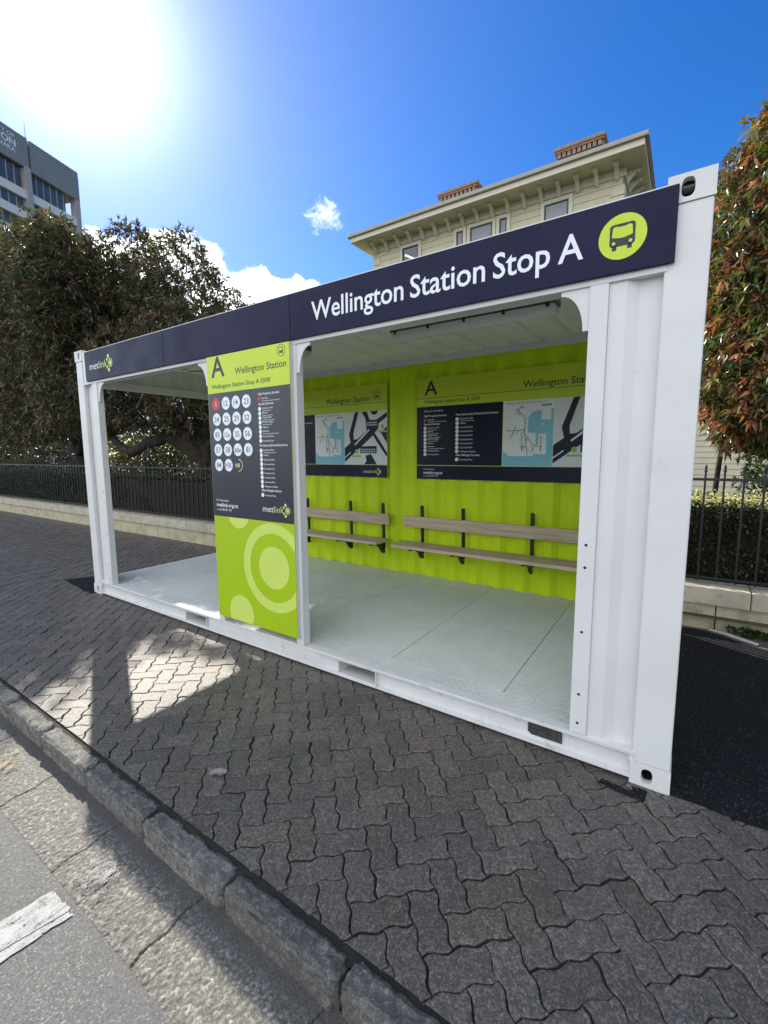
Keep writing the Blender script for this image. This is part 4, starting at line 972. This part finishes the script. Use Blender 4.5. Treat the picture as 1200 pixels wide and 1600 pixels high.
# spiky cabbage tree stem on the right
bush((-24.5, 7.2, .14), 3.6, 3.6, 'dark bush filling the gap under the far left tree near the left edge', DARKP, 2000, .18)
bush((-12.0, 7.6, .14), 2.3, 2.4, 'dark rounded bush just behind the railing between the two big left trees', DARKP, 1300, .15)
t = thing('cabbage_tree', (6.42, 5.9, .14), 'slim spiky cabbage tree with hanging dry leaves against the cream wall on the right', 'tree')
tk = MB(); tk.tube([(6.40, 5.9, .1), (6.41, 5.9, .9), (6.44, 5.9, 1.5), (6.47, 5.9, 2.0)], [.05, .04, .035, .03], 8); tk.build('trunk', BARK, t, smooth=True)
n = 260; P = np.tile(np.array([6.47, 5.9, 2.0]), (n, 1)) + rng.normal(0, .03, (n, 3)); A = rng.normal(0, 1, (n, 3)); A[:, 2] = np.abs(A[:, 2]) * .7 - .4
dead = rng.random(n) < .6; A[dead, 2] = -2.2; cols = np.tile(np.array([.05, .06, .02]), (n, 1)); cols[dead] = (.16, .11, .06)
leaf_mesh('crown', P, A, rng.uniform(.14, .30, n), .07, cols, LEAF_HEDGE, t, droop=.5)
# ================================================================== HOUSE
hs_ = thing('timber_house', (-1.2, 19, .14), 'cream weatherboard house with bracketed eaves standing behind the shelter', 'house')
WX0, WX1, WY0, WY1, ZT = -6.15, 3.78, 14.95, 24.0, 10.75
def boards():
    m = MB(); bh = .235; z = .3
    while z < ZT - .12:
        z1 = min(z + bh, ZT - .1)
        for (ax, ay, bx, by, nx, ny) in ((WX0, WY0, WX1, WY0, 0, -1), (WX1, WY0, WX1, WY1, 1, 0), (WX0, WY1, WX0, WY0, -1, 0)):
            o, i = .028, .006
            m.add([(ax + nx * o, ay + ny * o, z), (bx + nx * o, by + ny * o, z), (bx + nx * i, by + ny * i, z1), (ax + nx * i, ay + ny * i, z1), (ax, ay, z), (bx, by, z)], [(0, 1, 2, 3), (4, 5, 1, 0)])
        z += bh
    m.box(WX0 + .01, WX1 - .01, WY0 + .01, WY1, .1, ZT + .1)
    return m
boards().build('wall', CREAM, hs_)
for side in (0, 1):
    m = MB(); z = .4; k = 0
    while z < ZT - .4:
        w = .52 if k % 2 else .36
        if side == 0: m.box(WX0 - .035, WX0 + w, WY0 - .05, WY0 + .02, z, z + .32)
        else:
            m.box(WX1 - w, WX1 + .035, WY0 - .05, WY0 + .02, z, z + .32); m.box(WX1 + .0, WX1 + .05, WY0 - .048, WY0 + w, z, z + .32)
        z += .345; k += 1
    m.build('quoins', CREAM, hs_, bevel=.012)
EX0, EX1, EY0, EY1 = -6.75, 4.42, 14.0, 24.9
m = MB(); m.box(EX0 + .12, EX1 - .12, EY0 + .12, EY1 - .12, 10.88, 10.93); m.build('soffit', CREAM, hs_)
m = MB(); m.box(WX0 - .03, WX1 + .03, WY0 - .07, WY0 + .0, 10.60, 10.879); m.box(WX1, WX1 + .07, WY0 - .07, WY1, 10.60, 10.879); m.build('frieze', CREAMT, hs_, bevel=.01)
m = MB()
for x0, x1, y0, y1 in ((EX0, EX1, EY0, EY0 + .12), (EX1 - .12, EX1, EY0 + .12, EY1), (EX0, EX0 + .12, EY0 + .12, EY1)): m.box(x0, x1, y0, y1, 10.86, 11.05)
m.build('fascia_board', CREAMT, hs_, bevel=.008)
m = MB()
for x0, x1, y0, y1 in ((EX0 - .10, EX1 + .10, EY0 - .10, EY0 + .03), (EX1 - .03, EX1 + .10, EY0 + .03, EY1), (EX0 - .10, EX0 + .03, EY0 + .03, EY1)): m.box(x0, x1, y0, y1, 11.051, 11.19)
m.build('gutter', mat('grey beige gutter', (.36, .33, .27), .45, .1, 3), hs_, bevel=.02)
rz = 11.19; ri = 5.2
rv = [(EX0, EY0, rz), (EX1, EY0, rz), (EX1, EY1, rz), (EX0, EY1, rz), (EX0 + ri, EY0 + 5.45, rz + 1.9), (EX1 - ri, EY0 + 5.45, rz + 1.9)]
MB().add(rv, [(0, 1, 5, 4), (1, 2, 5), (2, 3, 4, 5), (3, 0, 4)]).build('roof', ROOFM, hs_)
def bracket(x, y, dx, dy):
    m = MB(); w = .062
    prof = [(0, 10.878), (.46, 10.878), (.46, 10.82), (.42, 10.77), (.32, 10.76), (.23, 10.71), (.15, 10.63), (.10, 10.58), (.05, 10.53), (0, 10.50)]
    if dy: m.prism([(y + dy * a, z) for a, z in prof], 'x', x - w, x + w)
    else: m.prism([(x + dx * a * .8, z) for a, z in prof], 'y', y - w, y + w)
    if dy: m.box(x - w - .03, x + w + .03, y - .51, y - .30, 10.82, 10.879)
    else: m.box(x + .24, x + .40, y - w - .03, y + w + .03, 10.82, 10.879)
    return m
nb = 17
for k in range(nb):
    x = WX0 + .18 + (WX1 - WX0 - .36) * k / (nb - 1); bracket(x, WY0 - .07, 0, -1).build('eave_bracket', CREAMT, hs_, bevel=.012)
for k in range(6): bracket(WX1 + .07, WY0 + .3 + k * .62, 1, 0).build('eave_bracket', CREAMT, hs_, bevel=.012)
def window(x0, x1, z0, z1, blind=True, lit=False, y=WY0 - .03):
    fw = .13; m = MB(); yo = y - .055
    m.box(x0 - fw, x0, yo, y + .05, z0 - .1, z1 + fw); m.box(x1, x1 + fw, yo, y + .05, z0 - .1, z1 + fw); m.box(x0, x1, yo, y + .05, z1, z1 + fw); m.box(x0 - fw - .04, x1 + fw + .04, yo - .05, y + .05, z0 - .18, z0 - .101)
    w = m.build('window', CREAMT, hs_, bevel=.008)
    s = .045; m = MB(); ys = y - .02; zm = z1 - .62
    for a, b, c, d in ((x0, x0 + s, z0, z1), (x1 - s, x1, z0, z1), (x0 + s, x1 - s, z1 - s, z1), (x0 + s, x1 - s, z0, z0 + .09), (x0 + s, x1 - s, zm - .03, zm + .03)): m.box(a, b, ys - .02, ys + .03, c, d)
    m.build('sash', SASH, w)
    if blind: MB().box(x0 + s, x1 - s, y - .012, y - .006, zm - .0 + .0, z1 - s).build('blind', BLIND, w); MB().box(x0 + s, x1 - s, y - .012, y - .006, z0 + .09, zm).build('pane', GLASSD, w)
    else: MB().box(x0 + s, x1 - s, y - .012, y - .006, z0 + .09, z1 - s).build('pane', GLASSD, w)
    if lit:
        MB().add([(x0 + .11, y - .0135, z1 - .30), (x0 + .14, y - .0135, z1 - .26), (x0 + .60, y - .0135, z1 - .52), (x0 + .57, y - .0135, z1 - .56)], [(0, 1, 2, 3)]).build('light_tube', TUBE, w)
for zz in (0, -3.5, -7.0):
    z1 = 10.42 + zz; z0 = z1 - 1.75
    window(-4.62, -3.84, z0, z1, False, zz == 0); window(-2.10, -1.82, z0, z1); window(-1.52, -.62, z0, z1); window(-.34, -.06, z0, z1); window(1.30, 2.12, z0, z1)
def chimney(x0, x1, y0, y1, zt):
    c = MB(); c.box(x0 + .28, x1 - .28, y0 + .28, y1 - .28, 10.95, zt - .62)
    for i, (e, za, zb_) in enumerate(((.24, .62, .50), (.18, .50, .42), (.02, .22, .14))): c.box(x0 + e, x1 - e, y0 + e, y1 - e, zt - za, zt - zb_ - .001)
    c.box(x0 + .16, x1 - .16, y0 + .16, y1 - .16, zt - .42, zt - .221)
    o = c.build('chimney', BRICKM, hs_, bevel=.008)
    d = MB(); n = 9
    for k in range(n):
        xx = x0 + .12 + (x1 - x0 - .36) * k / (n - 1); d.box(xx, xx + .12, y0 + .05, y0 + .165, zt - .40, zt - .2215); d.box(x1 - .165, x1 - .05, y0 + .12 + (y1 - y0 - .36) * k / (n - 1), y0 + .24 + (y1 - y0 - .36) * k / (n - 1), zt - .40, zt - .2215)
    d.build('dentils', CHCAP, o)
    MB().box(x0 - .02, x1 + .02, y0 - .02, y1 + .02, zt - .1405, zt).build('chimney_cap', CHCAP, o, bevel=.03)
chimney(-4.33, -2.36, 17.5, 19.2, 13.68); chimney(.90, 2.74, 17.5, 19.2, 13.76)
# low wing seen under the right tree
m = MB(); m.box(3.97, 12, 17.0, 23, .1, 4.6); m.build('wing', CREAM, hs_)
m = MB(); z = .3
while z < 4.4: m.add([(3.97, 16.965, z), (12, 16.965, z), (12, 16.99, z + .2), (3.97, 16.99, z + .2), (3.97, 17, z), (12, 17, z)], [(0, 1, 2, 3), (4, 5, 1, 0)]); z += .2
m.build('wing_boards', CREAM, hs_)
MB().add([(3.93, 16.6, 4.6), (12.3, 16.6, 4.6), (12.3, 23.3, 4.6), (3.93, 23.3, 4.6), (3.93, 20, 5.8), (12.3, 20, 5.8)], [(0, 1, 5, 4), (2, 3, 4, 5), (1, 2, 5), (3, 0, 4)]).build('wing_roof', ROOFM, hs_)
# ================================================================== OFFICE TOWER
tw = thing('office_tower', (-87.4, 38.7, 0), 'tall pale office tower with dark top storeys and white lettering at the far left', 'office tower')
TD = Vector((-.33615, .94181, 0)); TN = Vector((.94181, .33615, 0)); T0 = Vector((-87.396, 38.696, 0))
def tb(m, s0, s1, o0, o1, z0, z1):          # box on the facade: s along it (0 = right edge), o outwards
    def Q(s, o, z): p = T0 + TD * s + TN * o; return (p.x, p.y, z)
    m.add([Q(s0, o1, z0), Q(s1, o1, z0), Q(s1, o0, z0), Q(s0, o0, z0), Q(s0, o1, z1), Q(s1, o1, z1), Q(s1, o0, z1), Q(s0, o0, z1)], [(3, 2, 1, 0), (4, 5, 6, 7), (0, 1, 5, 4), (1, 2, 6, 5), (2, 3, 7, 6), (3, 0, 4, 7)])
SL, BK = -30.0, -18.0
m = MB(); tb(m, SL, -2.3, BK, -.55, 0, 47); tb(m, -2.3, -.1, BK, -7, 0, 47); m.build('core', TOWERF, tw)
m = MB(); tb(m, SL, -8.95, BK, .25, 47.2, 51.75); tb(m, -8.55, -.05, BK, .25, 47.0, 51.70); tb(m, -8.95, -8.55, BK, -.3, 47.2, 51.3); m.build('dark_top', TOWERD, tw, bevel=.1)
m = MB(); tb(m, -.85, .05, -1.0, .2, 0, 50.9); tb(m, -9.75, -8.9, -.6, .45, 0, 47.3); tb(m, -19.5, -18.6, -.6, .45, 0, 47.3); tb(m, -29.6, -28.8, -.6, .45, 0, 47.3); m.build('columns', TOWERC, tw)
z = 43.75; k = 0
while z > 2:
    m = MB(); tb(m, SL, -.86, -.6, .1, z - 1.3, z); m.build('spandrel', TOWERW, tw)
    zt_ = 47.0 if k == 0 else z + 1.95
    m = MB(); g = MB(); e = -2.35 if k == 0 else -.9
    s = SL + .1
    while s < e - .3:
        tb(g, s + .06, min(s + 1.12, e), -.52, -.48, z, zt_); tb(m, s - .05, s + .05, -.5, -.36, z, zt_); s += 1.18
    g.build('glazing', TOWERG, tw); m.build('mullions', TOWERC, tw)
    z -= 3.22; k += 1
def tmap(p): q = T0 + TD * p[0] + TN * .27; return (q.x, q.y, p[1])
for a in (('UNIVERSITY OF', -10.95, 50.60, .48, 0, 6.2, 'R', .01), ('WELLINGTON', -10.85, 49.40, .95, 0, 9.2, 'R', .025), ('TE HERENGA WAKA', -10.98, 48.52, .60, 0, 8.4, 'R', .012)):
    m = MB(); text(m, *a, tmap); m.build('lettering', PAPER, tw)
m = MB(); q = T0 + TD * -8.95; m.tube([(q.x, q.y, 51.7), (q.x, q.y, 52.2), (q.x, q.y, 54.3)], [.16, .06, .03], 6); m.build('mast', TOWERC, tw)
# ================================================================== SMALL THINGS ON THE GROUND
def leaf_on_ground():
    m = MB(); c = Vector((4.05, -1.146, .006)); pts = []; ring = 14
    for k in range(ring):
        a = 2 * math.pi * k / ring; r = .034 * (1 + .35 * math.cos(2 * a) + .16 * math.sin(5 * a)); pts.append((c.x + r * math.cos(a + .6), c.y + r * 1.1 * math.sin(a + .6), .007 + .010 * abs(math.sin(a))))
    m.add(pts + [(c.x, c.y, .006)], [(k, (k + 1) % ring, ring) for k in range(ring)])
    o = m.build('dead_leaf', mat('pale pinkish dead leaf', (.30, .23, .23), .7, .3, 40)); return tag(o, 'pale pinkish dead leaf lying on the dark pavers near the kerb', 'leaf')
leaf_on_ground()

def weeds():
    n = 420; X = rng.uniform(6.45, 7.6, n); X = np.where(rng.random(n) < .5, X, rng.normal(6.62, .07, n)); P = np.stack([X, wy(0) + WS * X - np.abs(rng.normal(.03, .035, n)), rng.uniform(0, .05, n)], 1)
    A = rng.normal(0, .7, (n, 3)); A[:, 2] = np.abs(A[:, 2]) + .3; A[:, 1] -= .3
    cols = np.array([(.05, .08, .02)]) * rng.uniform(.6, 1.5, (n, 1))
    o = leaf_mesh('weeds', P, A, rng.uniform(.03, .07, n), .45, cols, LEAF_HEDGE); tag(o, 'low green weeds growing along the foot of the cream wall right of the shelter', 'weeds', kind='stuff')
weeds()
m = MB(); pts = [(6.30, 2.655), (6.42, 2.60), (6.55, 2.51), (6.64, 2.46), (6.66, 2.49), (6.56, 2.555), (6.44, 2.645), (6.33, 2.675)]
m.prism(pts, 'z', .004, .018)
tag(m.build('plastic_strip', mat('dirty white plastic', (.62, .62, .58), .5, .25, 12), bevel=.003), 'dirty white plastic strip on the ground between the black asphalt and the cream wall', 'litter')
